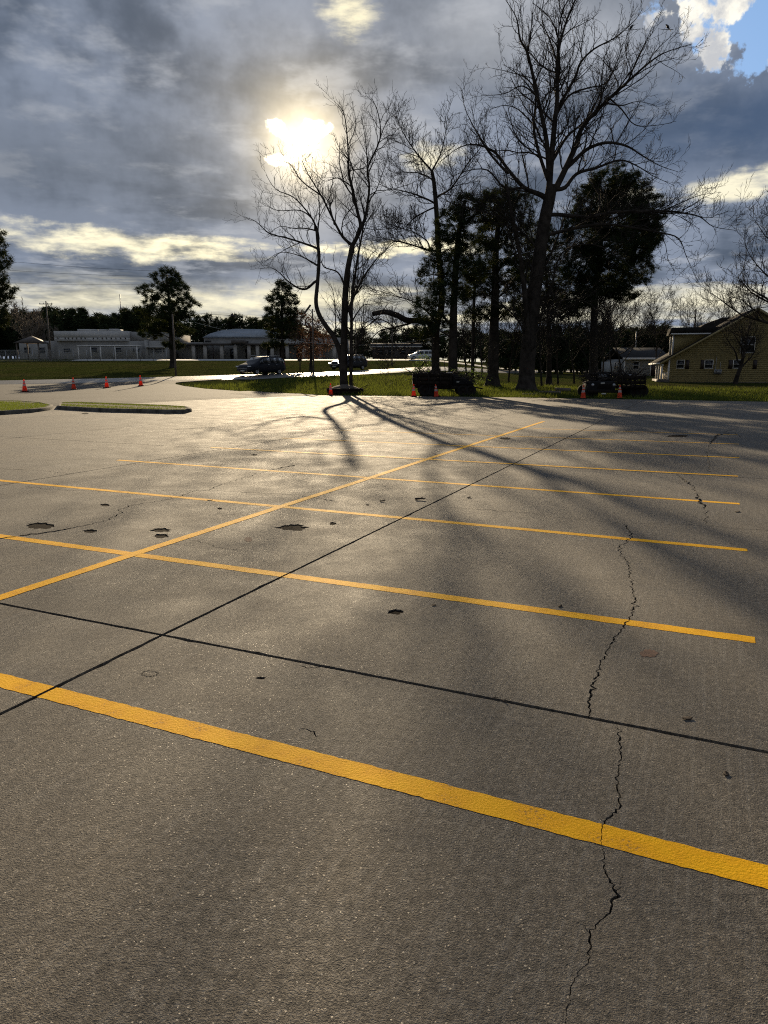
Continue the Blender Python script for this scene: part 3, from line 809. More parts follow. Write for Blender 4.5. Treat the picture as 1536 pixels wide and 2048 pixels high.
# ------------------------------------------------------------------ trees
def unit(v): return v / (np.linalg.norm(v) + 1e-9)
def wander_l(p, d, L, seg, r, wob, up):
    """a bending twig: polyline that starts at p along d (plain floats: it is called very often)"""
    x, y, z = p; a, b, c = d; q = 1 / (math.sqrt(a * a + b * b + c * c) + 1e-9); a *= q; b *= q; c *= q
    P = [(x, y, z)]; st = L / seg; gs = r.gauss
    for _ in range(seg):
        a += gs(0, wob); b += gs(0, wob); c += gs(0, wob) + up
        q = 1 / (math.sqrt(a * a + b * b + c * c) + 1e-9); a *= q; b *= q; c *= q
        x += a * st; y += b * st; z += c * st; P.append((x, y, z))
    return P
def wander(p0, d, L, seg, r, wob, up): return np.array(wander_l(tuple(p0), tuple(d), L, seg, r, wob, up))
def sprout(trunk, crown, P, r0, r1, level, r, cfg, start=.18):
    """tube along P, then children along it; level 0 = main limb"""
    P = [tuple(map(float, p)) for p in P]; n = len(P)
    ex = 1.35 if level == 0 else 1.0
    rad = [r1 + (r0 - r1) * (1 - i / (n - 1)) ** ex for i in range(n)]
    k = (9, 6, 4, 3, 3, 3)[min(level, 5)]
    (trunk if level <= cfg.get('woodlevel', 1) else crown).twig(P, rad, k)
    if level >= cfg['max']: return
    seg = [math.dist(P[i], P[i + 1]) for i in range(n - 1)]; cum = [0.0]
    for q in seg: cum.append(cum[-1] + q)
    L = cum[-1]
    cnt = max(2, int(cfg['dens'][level] * L * r.uniform(.8, 1.2)))
    cnt = min(cnt, cfg['cap'][level])
    up = cfg['up']; lo, hi = cfg['ang']
    for i in range(cnt):
        t = start + (1 - start) * (i + r.random()) / cnt
        q = t * L; j = 0
        while j < n - 2 and cum[j + 1] < q: j += 1
        f = (q - cum[j]) / (seg[j] + 1e-9); A, B = P[j], P[j + 1]
        p = (A[0] + (B[0] - A[0]) * f, A[1] + (B[1] - A[1]) * f, A[2] + (B[2] - A[2]) * f)
        s_ = 1 / (seg[j] + 1e-9); tx, ty, tz = (B[0] - A[0]) * s_, (B[1] - A[1]) * s_, (B[2] - A[2]) * s_
        ra = rad[j] + (rad[j + 1] - rad[j]) * f
        # random direction across the limb
        gx, gy, gz = r.gauss(0, 1), r.gauss(0, 1), r.gauss(0, 1); dt = gx * tx + gy * ty + gz * tz
        gx -= dt * tx; gy -= dt * ty; gz -= dt * tz; q = 1 / (math.sqrt(gx * gx + gy * gy + gz * gz) + 1e-9)
        an = math.radians(r.uniform(lo, hi)); ca, sa = math.cos(an), math.sin(an) * q
        d = (tx * ca + gx * sa, ty * ca + gy * sa, tz * ca + gz * sa + up * r.uniform(.3, 1.2))
        cl = L * cfg['ratio'][level] * (1 - .55 * t) * r.uniform(.55, 1.25)
        cl = min(max(cl, cfg['minl'][level]), cfg['maxl'][level])
        cr = max(min(ra * r.uniform(.40, .62), cl * .014), cfg['minr'])
        C = wander_l(p, d, cl, (6, 5, 4, 3)[min(level, 3)], r, cfg['wob'], up * .25)
        sprout(trunk, crown, C, cr, max(cr * .35, cfg['minr'] * .8), level + 1, r, cfg, .12)
CFG = dict(max=3, dens=(2.9, 3.6, 4.2), cap=(34, 16, 8), ang=(28, 65), up=.32, ratio=(.44, .55, .60), minl=(1.2, .7, .35), maxl=(5.0, 2.6, 1.2), minr=.0112, wob=.19)

CFG1 = dict(CFG, dens=(2.1, 2.8, 3.6), cap=(24, 12, 8), minr=.0072, maxl=(3.6, 2.0, 1.0))
def smooth_line(P, k=4): return catmull(np.asarray(P, dtype=float), k)
def traced(limbs, base_Y, seed, cfg, name, label, cat='tree', group=None, barkm='bark', twigm='twig', roots=True):
    """bare tree whose main limbs follow the photograph; each limb has its own depth"""
    r = random.Random(seed); trunk, crown = MB(), MB()
    origin = None; done = []
    for i, L in enumerate(limbs):
        pts, r0, r1 = L[0], L[1], L[2]; dz = L[3] if len(L) > 3 else r.uniform(-1, 1) * 3.0
        Y0 = base_Y + (L[4] if len(L) > 4 else 0.0)
        n = len(pts); P = []
        for j, p in enumerate(pts):
            t = j / max(1, n - 1); P.append(at(p[0], p[1], Y0 + dz * t ** 1.3))
        P = np.array(P)
        if i > 0 and i - 1 < len(limbs):                       # join the limb to the wood it springs from
            Q = np.concatenate(done); want = P[0] - np.array([0, 0, .5]); dd = np.linalg.norm(Q - want, axis=1); kq = int(np.argmin(dd))
            if dd[kq] < 3.0 and P[0][2] > origin[2] + 2.0: P = np.concatenate([Q[kq][None], P])
        if i == 0: origin = P[0].copy(); origin[2] = terrain(origin[0], origin[1])
        lv = L[5] if len(L) > 5 else 0
        P = smooth_line(P, 4); done.append(P.copy())
        if L[6] if len(L) > 6 else True:
            sprout(trunk, crown, P - origin, r0, r1, lv, r, cfg, .12 if lv or i else .5)
        else: trunk.tube(P - origin, np.linspace(r0, r1, len(P)), 10)
    if roots:
        r0 = limbs[0][1]
        trunk.lathe([(r0 * 1.9, -.15), (r0 * 1.35, .18), (r0 * 1.08, .6), (r0 * .9, 1.3)], k=12)
    root = empty(name, tuple(origin), 0, label, cat, group)
    trunk.build('trunk', M[barkm], root, smooth=True); crown.build('crown', M[twigm], root)
    return root

def k7(*p): return [(480 + x * .32552, 180 + y * .32552) for x, y in p]
def k8(*p): return [(880 + x * .390625, y * .390625) for x, y in p]
def k2(*p): return [(350 + x * .26042, 480 + y * .26042) for x, y in p]

# centre tree in the planter: three stems
Y1 = 49.6
limbs1 = [
    ([(688, 790), (687, 740), (688, 690), (689, 640), (690, 600), (693, 560), (697, 530), (705, 492)], .27, .16, 0.0, 0, 0, False),
    ([(686, 770), (684, 740), (680, 705), (668, 675), (652, 652), (639, 631), (632, 605), (635, 566), (638, 519), (635, 480), (633, 457)], .20, .09, 0.6, 0, 0, False),
    ([(702, 780), (702, 740), (703, 662), (704, 597), (711, 545), (717, 506), (724, 470), (728, 440)], .14, .05, -1.2),
    (k7((690, 960), (740, 850), (720, 740), (690, 600), (670, 500), (660, 300), (640, 150), (605, 95)), .17, .02, 1.5),
    (k7((735, 850), (770, 780), (795, 600), (785, 480), (860, 300), (850, 150), (810, 50)), .13, .02, -1.5),
    (k7((785, 480), (770, 300), (745, 160)), .06, .015, .5, -1),
    (k7((860, 300), (900, 200), (970, 130)), .045, .012, 1.0, -1.2),
    (k7((690, 960), (630, 900), (570, 790), (500, 650), (420, 520), (380, 430)), .14, .02, 1.0),
    (k7((500, 650), (380, 560), (300, 450), (190, 430)), .07, .015, 1.5, .6),
    (k7((690, 600), (600, 540), (520, 560), (450, 500)), .06, .012, 2.0, .6),
    (k7((480, 900), (470, 850), (430, 770), (330, 660), (220, 610), (160, 520)), .11, .015, 1.5, .6),
    (k7((480, 980), (400, 945), (290, 910), (180, 880), (100, 810), (30, 780)), .10, .015, -1.5, .5),
    (k7((475, 870), (400, 850), (330, 850), (240, 840), (160, 900)), .07, .012, 2.5, .6),
    (k7((450, 800), (370, 740), (230, 740), (140, 690)), .07, .012, -2.0, .6),
    (k2((1085, 315), (1010, 375), (940, 365), (860, 310), (800, 250), (740, 215), (650, 220)), .11, .014, -2.5, .4),
    (k7((485, 1090), (430, 1050), (340, 1010), (240, 1000), (150, 1060)), .07, .012, 2.0, .4),
    (k7((480, 850), (490, 740), (480, 600), (520, 480)), .06, .012, .5, .6),
    (k2((1340, 520), (1380, 420), (1440, 300), (1500, 210), (1570, 120), (1640, 60), (1700, 20)), .12, .014, -2.0, -.3),
    (k7((640, 1200), (600, 1120), (520, 1090), (500, 1050)), .08, .03, .5),
    (k7((690, 1000), (720, 900), (760, 850), (830, 860), (930, 850)), .07, .012, -2.5),
    (k2((1400, 560), (1450, 500), (1536, 490), (1600, 470)), .06, .012, -1.0, -.3),
    (k2((1230, 760), (1235, 640), (1225, 500), (1215, 400), (1190, 330)), .07, .012, 1.0, .3),
]
traced(limbs1, Y1, 21, CFG1, 'bare_tree', 'tall bare tree with three stems rising from the low dark planter')

# second bare tree with the broken limb
Y2 = 57.0
limbs2 = [
    ([(872, 778), (871, 706), (873, 650), (884, 603), (877, 505), (874, 440), (869, 375), (864, 343)], .34, .12, 0.0, 0, 0, False),
    (k7((1180, 500), (1110, 420), (1050, 340), (990, 240), (960, 160)), .10, .015, 1.5),
    (k7((1180, 500), (1230, 400), (1260, 280), (1275, 160)), .10, .015, -1.0),
    (k7((1195, 560), (1100, 510), (1000, 500), (900, 420)), .08, .013, 2.0),
    (k7((1200, 700), (1100, 650), (1000, 620), (900, 600), (830, 560)), .10, .013, -2.0),
    (k7((1210, 660), (1300, 600), (1400, 450), (1480, 350), (1500, 260)), .11, .014, 1.0),
    (k7((1225, 1000), (1140, 980), (1050, 950), (900, 915), (820, 900)), .13, .014, -2.0),
    (k7((1200, 720), (1080, 780), (1000, 850), (900, 850)), .09, .013, 2.5),
    (k7((1050, 950), (950, 930), (880, 1000), (820, 1080), (760, 1160)), .07, .012, 1.0, -1.0),
    (k7((1210, 800), (1290, 740), (1380, 690), (1460, 680)), .08, .013, -1.5),
    (k7((1150, 930), (1060, 870), (960, 840), (850, 790)), .07, .012, 1.5),
    ([(872, 690), (871, 668), (862, 650), (850, 641), (816, 641), (793, 630), (769, 624), (746, 628)], .30, .17, -3.0, 0, 0, False),
    ([(830, 641), (816, 648), (782, 656), (756, 664), (735, 690), (722, 720)], .12, .014, -2.5, -1.0),
    ([(790, 655), (765, 640), (742, 640), (726, 655), (718, 690)], .06, .012, -1.0, -2.0),
    ([(850, 655), (838, 680), (815, 690), (780, 710), (755, 740)], .07, .012, -1.5, -1.5),
    ([(870, 640), (830, 605), (790, 592), (745, 578), (720, 575)], .08, .012, -1.0, -.5),
]
traced(limbs2, Y2, 22, dict(CFG, dens=(3.4, 4.0, 4.6), cap=(36, 17, 9)), 'bare_tree', 'bare tree with a thick broken limb reaching left above the trailer')

# the tallest bare tree
Y3 = 53.5
CFG3 = dict(CFG); CFG3.update(dens=(1.9, 2.7, 3.6), cap=(32, 14, 8), maxl=(5.6, 2.7, 1.3), ratio=(.38, .55, .60), minr=.0096)
limbs3 = [
    ([(1052, 792), (1055, 720), (1062, 640), (1072, 560), (1088, 450), (1100, 392), (1103, 370)], .62, .36, 0.0, 0, 0, False),
    (k8((560, 950), (580, 700), (600, 500), (600, 300), (650, 100), (720, -60), (740, -160)), .27, .02, 2.0),
    (k8((560, 930), (545, 720), (500, 500), (450, 280), (410, 200), (390, 90), (330, -10)), .24, .02, -1.5),
    (k8((545, 900), (500, 760), (480, 640), (490, 480), (440, 400), (360, 370), (270, 350)), .16, .014, 2.5),
    (k8((600, 950), (690, 760), (730, 650), (840, 530), (960, 420), (1060, 330), (1150, 270), (1290, 225)), .26, .02, -2.5),
    (k8((590, 800), (650, 700), (740, 620), (800, 520), (860, 400), (930, 330)), .14, .014, 3.0),
    (k8((590, 600), (660, 490), (760, 450), (840, 430), (900, 350), (960, 240)), .11, .013, 2.0, 1.0),
    (k8((680, 830), (760, 760), (860, 730), (960, 750), (1040, 800), (1130, 850), (1220, 880)), .18, .014, -2.5),
    (k8((640, 960), (700, 890), (800, 860), (920, 820), (1010, 850), (1090, 900), (1200, 950)), .17, .014, 3.0),
    (k8((600, 560), (690, 400), (720, 320), (790, 250), (900, 190), (1000, 100), (1040, 40)), .14, .014, -2.0, .8),
    (k8((520, 1000), (430, 960), (350, 870), (280, 780), (180, 740), (90, 760), (0, 830)), .22, .014, -3.0),
    (k8((340, 880), (250, 780), (190, 680), (130, 560), (110, 450)), .11, .013, 1.5, -1.5),
    (k8((430, 960), (330, 960), (240, 870), (120, 880), (10, 930)), .12, .013, -2.0, -.8),
    (k8((560, 1100), (760, 1110), (900, 1085), (1130, 1080), (1240, 1090), (1330, 1110), (1400, 1160), (1520, 1180)), .17, .014, -4.5),
    (k8((1130, 1085), (1230, 1040), (1330, 1000), (1440, 985)), .07, .012, 1.0, -2.8),
    (k8((600, 1190), (800, 1150), (950, 1160), (1120, 1190), (1220, 1220), (1260, 1310), (1300, 1400)), .15, .013, -3.0),
    (k8((450, 280), (470, 120), (480, -20)), .10, .013, 1.0, -1.2),
    (k8((600, 320), (560, 200), (520, 90), (540, -40)), .10, .013, -1.5, 1.5),
    (k8((650, 100), (610, 20), (600, -80)), .06, .012, 1.0, 1.5),
    (k8((840, 530), (930, 540), (1010, 520), (1110, 540)), .08, .012, -2.0, -1.2),
    (k8((860, 500), (930, 560), (1000, 640), (1120, 640), (1210, 620)), .08, .012, 2.0, -1.2),
    (k8((500, 500), (420, 440), (330, 480), (210, 490)), .09, .012, -2.0, -.7),
    (k8((480, 640), (400, 560), (320, 540), (240, 570)), .08, .012, 2.0, 1.2),
    (k8((960, 420), (1010, 300), (1060, 200), (1110, 80)), .09, .012, 1.0, -1.8),
    (k8((520, 1300), (350, 1130), (200, 1080), (60, 1040), (-40, 980)), .12, .013, -3.5),
    (k8((560, 1500), (620, 1300), (760, 1250), (900, 1300), (1010, 1400)), .10, .012, -3.5),
    (k8((440, 980), (300, 950), (270, 880)), .07, .013, 1.0),
    ([(1056, 700), (1052, 620), (1046, 560), (1038, 500), (1026, 440), (1013, 372)], .26, .10, -1.5, -.4),
    ([(1066, 640), (1080, 560), (1105, 500), (1128, 440), (1140, 400)], .18, .03, 2.0, .3),
    ([(1060, 690), (1035, 640), (1005, 610), (970, 590), (940, 600)], .10, .012, -2.5, -.3),
    ([(1064, 660), (1095, 620), (1130, 600), (1175, 605), (1210, 640)], .10, .012, -2.5, -.3),
    ([(1062, 720), (1040, 690), (1012, 680), (985, 700)], .06, .012, -2.0, -.3),
    ([(1060, 710), (1082, 680), (1110, 668), (1140, 690)], .06, .012, -2.0, -.3),
]
big = traced(limbs3, Y3, 23, CFG3, 'bare_tree', 'tallest bare tree with a massive trunk, its crown reaching past the top of the photo')

def auto_tree(name, height, seed, label, loc, lean=0.0, spread=.55, r0=.16, nl=8, cat='tree', group=None, barkm='bark', twigm='twig', cfg=None, fork=.3):
    r = random.Random(seed); trunk, crown = MB(), MB()
    cfg = cfg or CFG
    T = wander(np.array([0, 0, -.2]), np.array([lean, 0, 1.0]), height * .8, 9, r, .07, .05)
    sprout(trunk, crown, T, r0, r0 * .18, 0, r, dict(cfg, cap=(8, 10, 6)), fork + .1)
    for i in range(nl):
        t = fork + (.9 - fork) * i / nl; j = int(t * (len(T) - 1)); a = i * 2.4 + r.uniform(-.5, .5)
        d = np.array([math.cos(a) * spread, math.sin(a) * spread, r.uniform(.45, .9)])
        L = height * (.62 - .38 * t) * r.uniform(.8, 1.15)
        P = wander(T[j], d, L, 7, r, .14, .03)
        sprout(trunk, crown, P, r0 * (.55 - .3 * t), .012, 0, r, cfg, .2)
    root = empty(name, tuple(loc), 0, label, cat, group)
    trunk.build('trunk', M[barkm], root, smooth=True); crown.build('crown', M[twigm], root)
    return root
CFGS = dict(CFG, max=3, dens=(3.0, 3.4, 3.4), cap=(15, 9, 5), minr=.011, maxl=(3.2, 1.6, .9))
def land(px, Y):                                      # foot point at a photo column, Y metres ahead
    X = (px - 768) / ray(px, 740)[1] * Y; return (X, Y, terrain(X, Y))

auto_tree('bare_tree', 17.0, 31, 'bare tree reaching in from the right edge above the yellow house', land(1575, 57), -.12, 1.15, .30, 15)
auto_tree('bare_tree', 7.5, 32, 'small bare tree standing in front of the yellow gable wall', land(1473, 68), 0.05, .55, .24, 9, cfg=CFGS)
for px, Y, h, sd, lab in [(1118, 64, 9.5, 33, 'slender bare tree just right of the massive trunk'), (1150, 70, 12.5, 34, 'thin bare tree behind the stake truck, left of its grille'),
                          (1246, 66, 11.0, 35, 'bushy bare tree rising behind the stake truck'), (1225, 92, 15, 36, 'bare tree standing left of the grey house'),
                          (1385, 105, 13.5, 37, 'far bare tree behind the dormer of the yellow house'), (1312, 90, 12.5, 38, 'bare tree just left of the yellow house dormer'),
                          (1018, 66, 8.5, 39, 'thin bare tree between the flared pine trunk and the massive trunk'), (935, 68, 8, 40, 'thin bare tree behind the right end of the trailer'),
                          (1085, 60, 8.5, 44, 'twiggy bare tree close behind the massive trunk'), (1180, 58, 7.5, 45, 'low twiggy bare tree left of the stake truck windscreen'),
                          (1205, 80, 11, 46, 'bare tree behind the dense rounded pine trunk'),
                          (965, 74, 9, 48, 'thin bare tree seen between the slim pine and the flared pine'), (1055, 76, 10.5, 49, 'bare tree far behind the massive trunk'),
                          (1440, 110, 15, 42, 'bare tree rising behind the yellow house ridge')]:
    auto_tree('bare_tree', h, sd, lab, land(px, Y), 0, .5, .10, 9, cfg=CFGS)
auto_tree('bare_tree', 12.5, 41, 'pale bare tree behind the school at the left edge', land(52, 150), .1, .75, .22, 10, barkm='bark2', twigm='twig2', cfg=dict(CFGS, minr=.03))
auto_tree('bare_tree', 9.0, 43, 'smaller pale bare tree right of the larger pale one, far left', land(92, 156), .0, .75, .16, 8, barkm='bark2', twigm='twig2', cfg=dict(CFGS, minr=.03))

# ---- pines: crowns of needle tufts gathered on boughs
def tufts(B, C, nb, rad, wid, g, flat_=.75):
    """needle tufts at centres C"""
    n = len(C); N_t = n * nb
    d = g.normal(size=(N_t, 3)); d /= np.linalg.norm(d, axis=1)[:, None]; d[:, 2] = d[:, 2] * flat_ + .18
    s = rad * g.uniform(.55, 1.15, N_t)
    base = np.repeat(C, nb, axis=0) + g.normal(0, rad * .18, (N_t, 3))
    tip = base + d * s[:, None]
    w = np.cross(d, g.normal(size=(N_t, 3))); w /= np.linalg.norm(w, axis=1)[:, None] + 1e-9
    V = np.stack([base - w * wid / 2, base + w * wid / 2, tip], 1).reshape(-1, 3)
    B.arr(V, np.arange(N_t * 3).reshape(-1, 3))
def leaves(B, C, nb, rad, size, g):
    n = len(C) * nb; p = np.repeat(C, nb, axis=0) + g.normal(0, rad * .55, (n, 3))
    a = g.normal(size=(n, 3)); a /= np.linalg.norm(a, axis=1)[:, None]; b = np.cross(a, g.normal(size=(n, 3))); b /= np.linalg.norm(b, axis=1)[:, None]
    s = size * g.uniform(.6, 1.3, n)[:, None]
    V = np.stack([p - a * s, p + b * s * .5, p + a * s, p - b * s * .5], 1).reshape(-1, 4 * 3).reshape(-1, 3)
    B.arr(V, np.arange(n * 4).reshape(-1, 4))
def pine(trunk_px, r0, r1, blobs, Y, seed, label, name='pine_tree', density=1.25, tuft=.42, wid=.036, needle='needle', flare=True, nb=34, leafy=False, barkm='bark'):
    g = np.random.default_rng(seed); r = random.Random(seed)
    P = np.array([at(a, b, Y) for a, b in trunk_px]); origin = P[0].copy(); origin[2] = terrain(origin[0], origin[1])
    trunk, crown = MB(), MB()
    P = smooth_line(P - origin, 4); P[0][2] = -.2
    trunk.tube(P, np.linspace(r0, r1, len(P)), 12)
    if flare: trunk.lathe([(r0 * 1.7, -.15), (r0 * 1.25, .2), (r0 * 1.0, .8)], k=12)
    mpp = Y / 1448.0
    C = []
    for (cx, cy, rx, ry) in blobs:
        c = at(cx, cy, Y) - origin; Rx, Rz = rx * mpp, ry * mpp; Ry = max(Rx, Rz) * .85
        c[1] += g.uniform(-.6, .6) * Ry
        # bough from the trunk to the blob
        k = int(np.argmin(np.abs(P[:, 2] - (c[2] - Rz * .7 - .15 * abs(c[0])))))
        mid = (P[k] + c) / 2 + np.array([0, 0, .12 * np.linalg.norm(c - P[k])])
        trunk.tube(smooth_line([P[k], mid, c], 4), np.linspace(max(.045, r1 * .7), .03, 9), 5)
        n = max(6, int(density * 17 * (Rx * Rz + Rx * Ry + Ry * Rz) / 3 / (tuft * tuft) * .62))
        d = g.normal(size=(n, 3)); d /= np.linalg.norm(d, axis=1)[:, None]
        rad = g.uniform(.35, 1.0, n) ** .55
        pts = c + d * rad[:, None] * np.array([Rx, Ry, Rz]) * (1 + .12 * np.sin(d[:, :1] * 5 + d[:, 2:] * 4 + seed))
        C.append(pts)
        for q in pts[:: max(1, n // 9)]: trunk.tube(np.array([c, (c + q) / 2 - [0, 0, .05], q]), [.028, .02, .012], 3)
    C = np.concatenate(C)
    if leafy: leaves(crown, C, nb, tuft, wid, g)
    else: tufts(crown, C, nb, tuft, wid, g)
    root = empty(name, tuple(origin), 0, label, 'tree')
    trunk.build('trunk', M[barkm], root, smooth=True); crown.build('crown', M[needle], root)
    return root
pine([(906, 775), (906, 700), (908, 600), (916, 480), (930, 400)], .40, .12,
     [(868, 548, 34, 32), (893, 500, 40, 34), (905, 452, 36, 34), (940, 415, 40, 32), (985, 420, 34, 36), (900, 590, 44, 26), (850, 618, 30, 24), (955, 500, 48, 36), (930, 545, 40, 26), (848, 660, 26, 18), (885, 640, 30, 18)], 55.0, 51,
     'dark pine with a straight thick trunk behind the trailer')
pine([(985, 772), (987, 700), (990, 600), (992, 500), (1000, 420)], .52, .14,
     [(1000, 400, 40, 28), (1030, 430, 40, 40), (985, 470, 40, 36), (1040, 500, 36, 40), (1010, 545, 44, 30), (970, 575, 40, 24), (1040, 575, 36, 24), (1020, 620, 36, 20), (960, 625, 30, 16)], 60.0, 52,
     'dark pine with a flared trunk base left of the massive trunk')
pine([(1188, 758), (1187, 680), (1190, 600), (1200, 500), (1212, 410)], .40, .12,
     [(1213, 372, 44, 34), (1250, 395, 44, 38), (1178, 412, 42, 40), (1290, 430, 34, 34), (1225, 440, 60, 46), (1160, 470, 44, 44), (1270, 482, 46, 40), (1305, 470, 24, 30), (1215, 510, 64, 40), (1160, 535, 46, 34), (1275, 540, 36, 30), (1200, 572, 56, 22), (1150, 600, 44, 20), (1240, 590, 34, 16)], 62.0, 53,
     'dense rounded dark pine right of the massive trunk', density=1.7)
pine([(1098, 760), (1098, 690), (1096, 600), (1090, 520)], .26, .10,
     [(1078, 470, 34, 30), (1108, 505, 32, 30), (1060, 545, 34, 26), (1118, 560, 34, 24), (1085, 595, 38, 20), (1130, 625, 28, 16), (1062, 635, 26, 14)], 67.0, 61,
     'dark pine crowded behind the massive trunk')
pine([(945, 765), (946, 690), (948, 600), (950, 560)], .17, .10, [(950, 550, 26, 22), (935, 590, 18, 14)], 63.0, 54, 'slim straight pine between the two thick pine trunks')
pine([(346, 735), (343, 690), (341, 640), (337, 590), (333, 555)], .34, .10,
     [(331, 556, 32, 24), (305, 585, 26, 16), (352, 580, 28, 20), (372, 606, 26, 12), (322, 612, 34, 18), (290, 628, 20, 10), (350, 628, 34, 16), (375, 628, 20, 8), (318, 652, 34, 12), (356, 662, 30, 12), (300, 668, 26, 8), (345, 690, 24, 8)], 91.0, 55,
     'lone pine with a rounded open crown on the field by the pole', tuft=.55, wid=.06, density=1.0)
pine([(566, 738), (565, 700), (564, 640), (563, 590)], .26, .08,
     [(565, 576, 22, 14), (552, 597, 20, 12), (580, 600, 22, 12), (560, 622, 30, 13), (590, 626, 22, 12), (545, 645, 28, 12), (572, 648, 30, 14), (556, 668, 26, 12), (590, 668, 22, 12), (548, 690, 26, 8)], 86.0, 56,
     'small conical pine behind the dark minivan', tuft=.5, wid=.06, density=1.0)
pine([(622, 742), (622, 700), (621, 660)], .16, .06, [(612, 645, 22, 18), (636, 655, 20, 18), (605, 675, 26, 18), (640, 685, 26, 20), (618, 700, 30, 14)], 83.0, 57,
     'russet bushy tree behind the street light pole', name='bushy_tree', tuft=.55, wid=.11, nb=26, needle='leaf', leafy=True, density=.55)
pine([(-34, 740), (-34, 650), (-28, 560), (-20, 480)], .34, .12,
     [(-14, 478, 30, 22), (-4, 520, 26, 20), (-6, 560, 24, 20), (8, 585, 24, 14), (-14, 612, 24, 26), (-10, 640, 26, 18), (-40, 440, 30, 22), (-50, 520, 30, 40)], 72.0, 58,
     'dark pine boughs reaching in at the left edge', tuft=.5, wid=.05, density=1.3)
pine([(838, 765), (839, 745), (842, 730)], .05, .02, [(838, 735, 14, 12), (850, 724, 16, 14), (846, 745, 16, 10)], 60.0, 59,
     'light green leafy sapling left of the trailer top', name='sapling', tuft=.25, wid=.06, nb=14, needle='leafg', leafy=True, density=.4, flare=False)
pine([(925, 775), (930, 755), (934, 740)], .05, .02, [(930, 750, 26, 14), (905, 745, 18, 10), (955, 752, 22, 14)], 52.5, 60,
     'olive leafy bush behind the right end of the trailer', name='bush', tuft=.3, wid=.06, nb=10, needle='leafg', leafy=True, density=.35, flare=False)

# ---- far woods: masses in which no single tree can be told apart
def far_wood(name, spans, seed, label, needle, tuft, wid, per, nb=16):
    """spans: (x0, x1, ytop0, ytop1, ybase, Y)"""
    g = np.random.default_rng(seed); B = MB()
    for (x0, x1, t0, t1, yb, Y) in spans:
        mpp = Y / 1448.0; x = x0
        while x < x1:
            w = g.uniform(9, 20); f = (x - x0) / (x1 - x0); top = t0 + (t1 - t0) * f + g.uniform(-15, 10)
            c0 = at(x, top, Y + g.uniform(-9, 9)); zb = terrain(c0[0], c0[1]); hgt = c0[2] - zb
            n = int(per * hgt); k = np.sort(g.random(n)); r_ = w * mpp * (.35 + .75 * np.sin(np.pi * (.12 + .80 * (1 - k))))
            a = g.uniform(0, 2 * math.pi, n); rr = np.sqrt(g.random(n))
            C = np.stack([c0[0] + r_ * rr * np.cos(a), c0[1] + r_ * rr * np.sin(a), zb + hgt * (.10 + .9 * k)], 1)
            tufts(B, C, nb, tuft, wid, g)
            B.tube(np.array([[c0[0], c0[1], zb - .2], [c0[0], c0[1], c0[2] - .5]]), [.22, .06], 4)
            x += w * .75
    return tag(B.build(name, M[needle]), label, 'trees', kind='stuff')
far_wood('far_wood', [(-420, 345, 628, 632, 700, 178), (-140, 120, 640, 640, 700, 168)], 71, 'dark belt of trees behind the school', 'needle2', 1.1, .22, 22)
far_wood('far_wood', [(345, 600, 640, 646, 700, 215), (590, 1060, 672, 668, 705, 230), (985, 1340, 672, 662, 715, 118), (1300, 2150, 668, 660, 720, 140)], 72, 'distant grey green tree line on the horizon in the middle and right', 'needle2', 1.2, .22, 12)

# ------------------------------------------------------------------ buildings
def window(parent, x0, x1, z0, z1, y, frame='trim', fw=.06, muntin=True, name='window'):
    """window on a wall that faces -y: frame with a recessed pane"""
    f = MB()
    f.b2(x0 - fw, x1 + fw, y - .05, y + .02, z1, z1 + fw); f.b2(x0 - fw, x1 + fw, y - .07, y + .02, z0 - fw, z0)
    f.b2(x0 - fw, x0, y - .05, y + .02, z0, z1); f.b2(x1, x1 + fw, y - .05, y + .02, z0, z1)
    if muntin: f.b2(x0, x1, y - .045, y + .01, (z0 + z1) / 2 - .02, (z0 + z1) / 2 + .02)
    o = f.build(name, M[frame], parent)
    g = MB(); g.b2(x0, x1, y - .022, y + .01, z0, z1); g.build('pane', M['shade'], o)
    return o

def siding_wall(name, poly_top, x0, x1, y, z0, z1, course, m, parent):
    """clapboards from x0..x1 under a roof line poly_top(z)->(xa, xb); faces -y"""
    b = MB(); z = z0
    while z < z1 - .02:
        za = min(z + course, z1); a, c = poly_top((z + za) / 2 + course * .25)
        a = max(a, x0); c = min(c, x1)
        if c - a > .1:
            b.raw([(a, y - .030, z), (c, y - .030, z), (c, y - .004, za), (a, y - .004, za), (a, y + .05, z), (c, y + .05, z)],
                  [(0, 1, 2, 3), (4, 5, 1, 0)])
        z = za
    return b.build(name, m, parent)

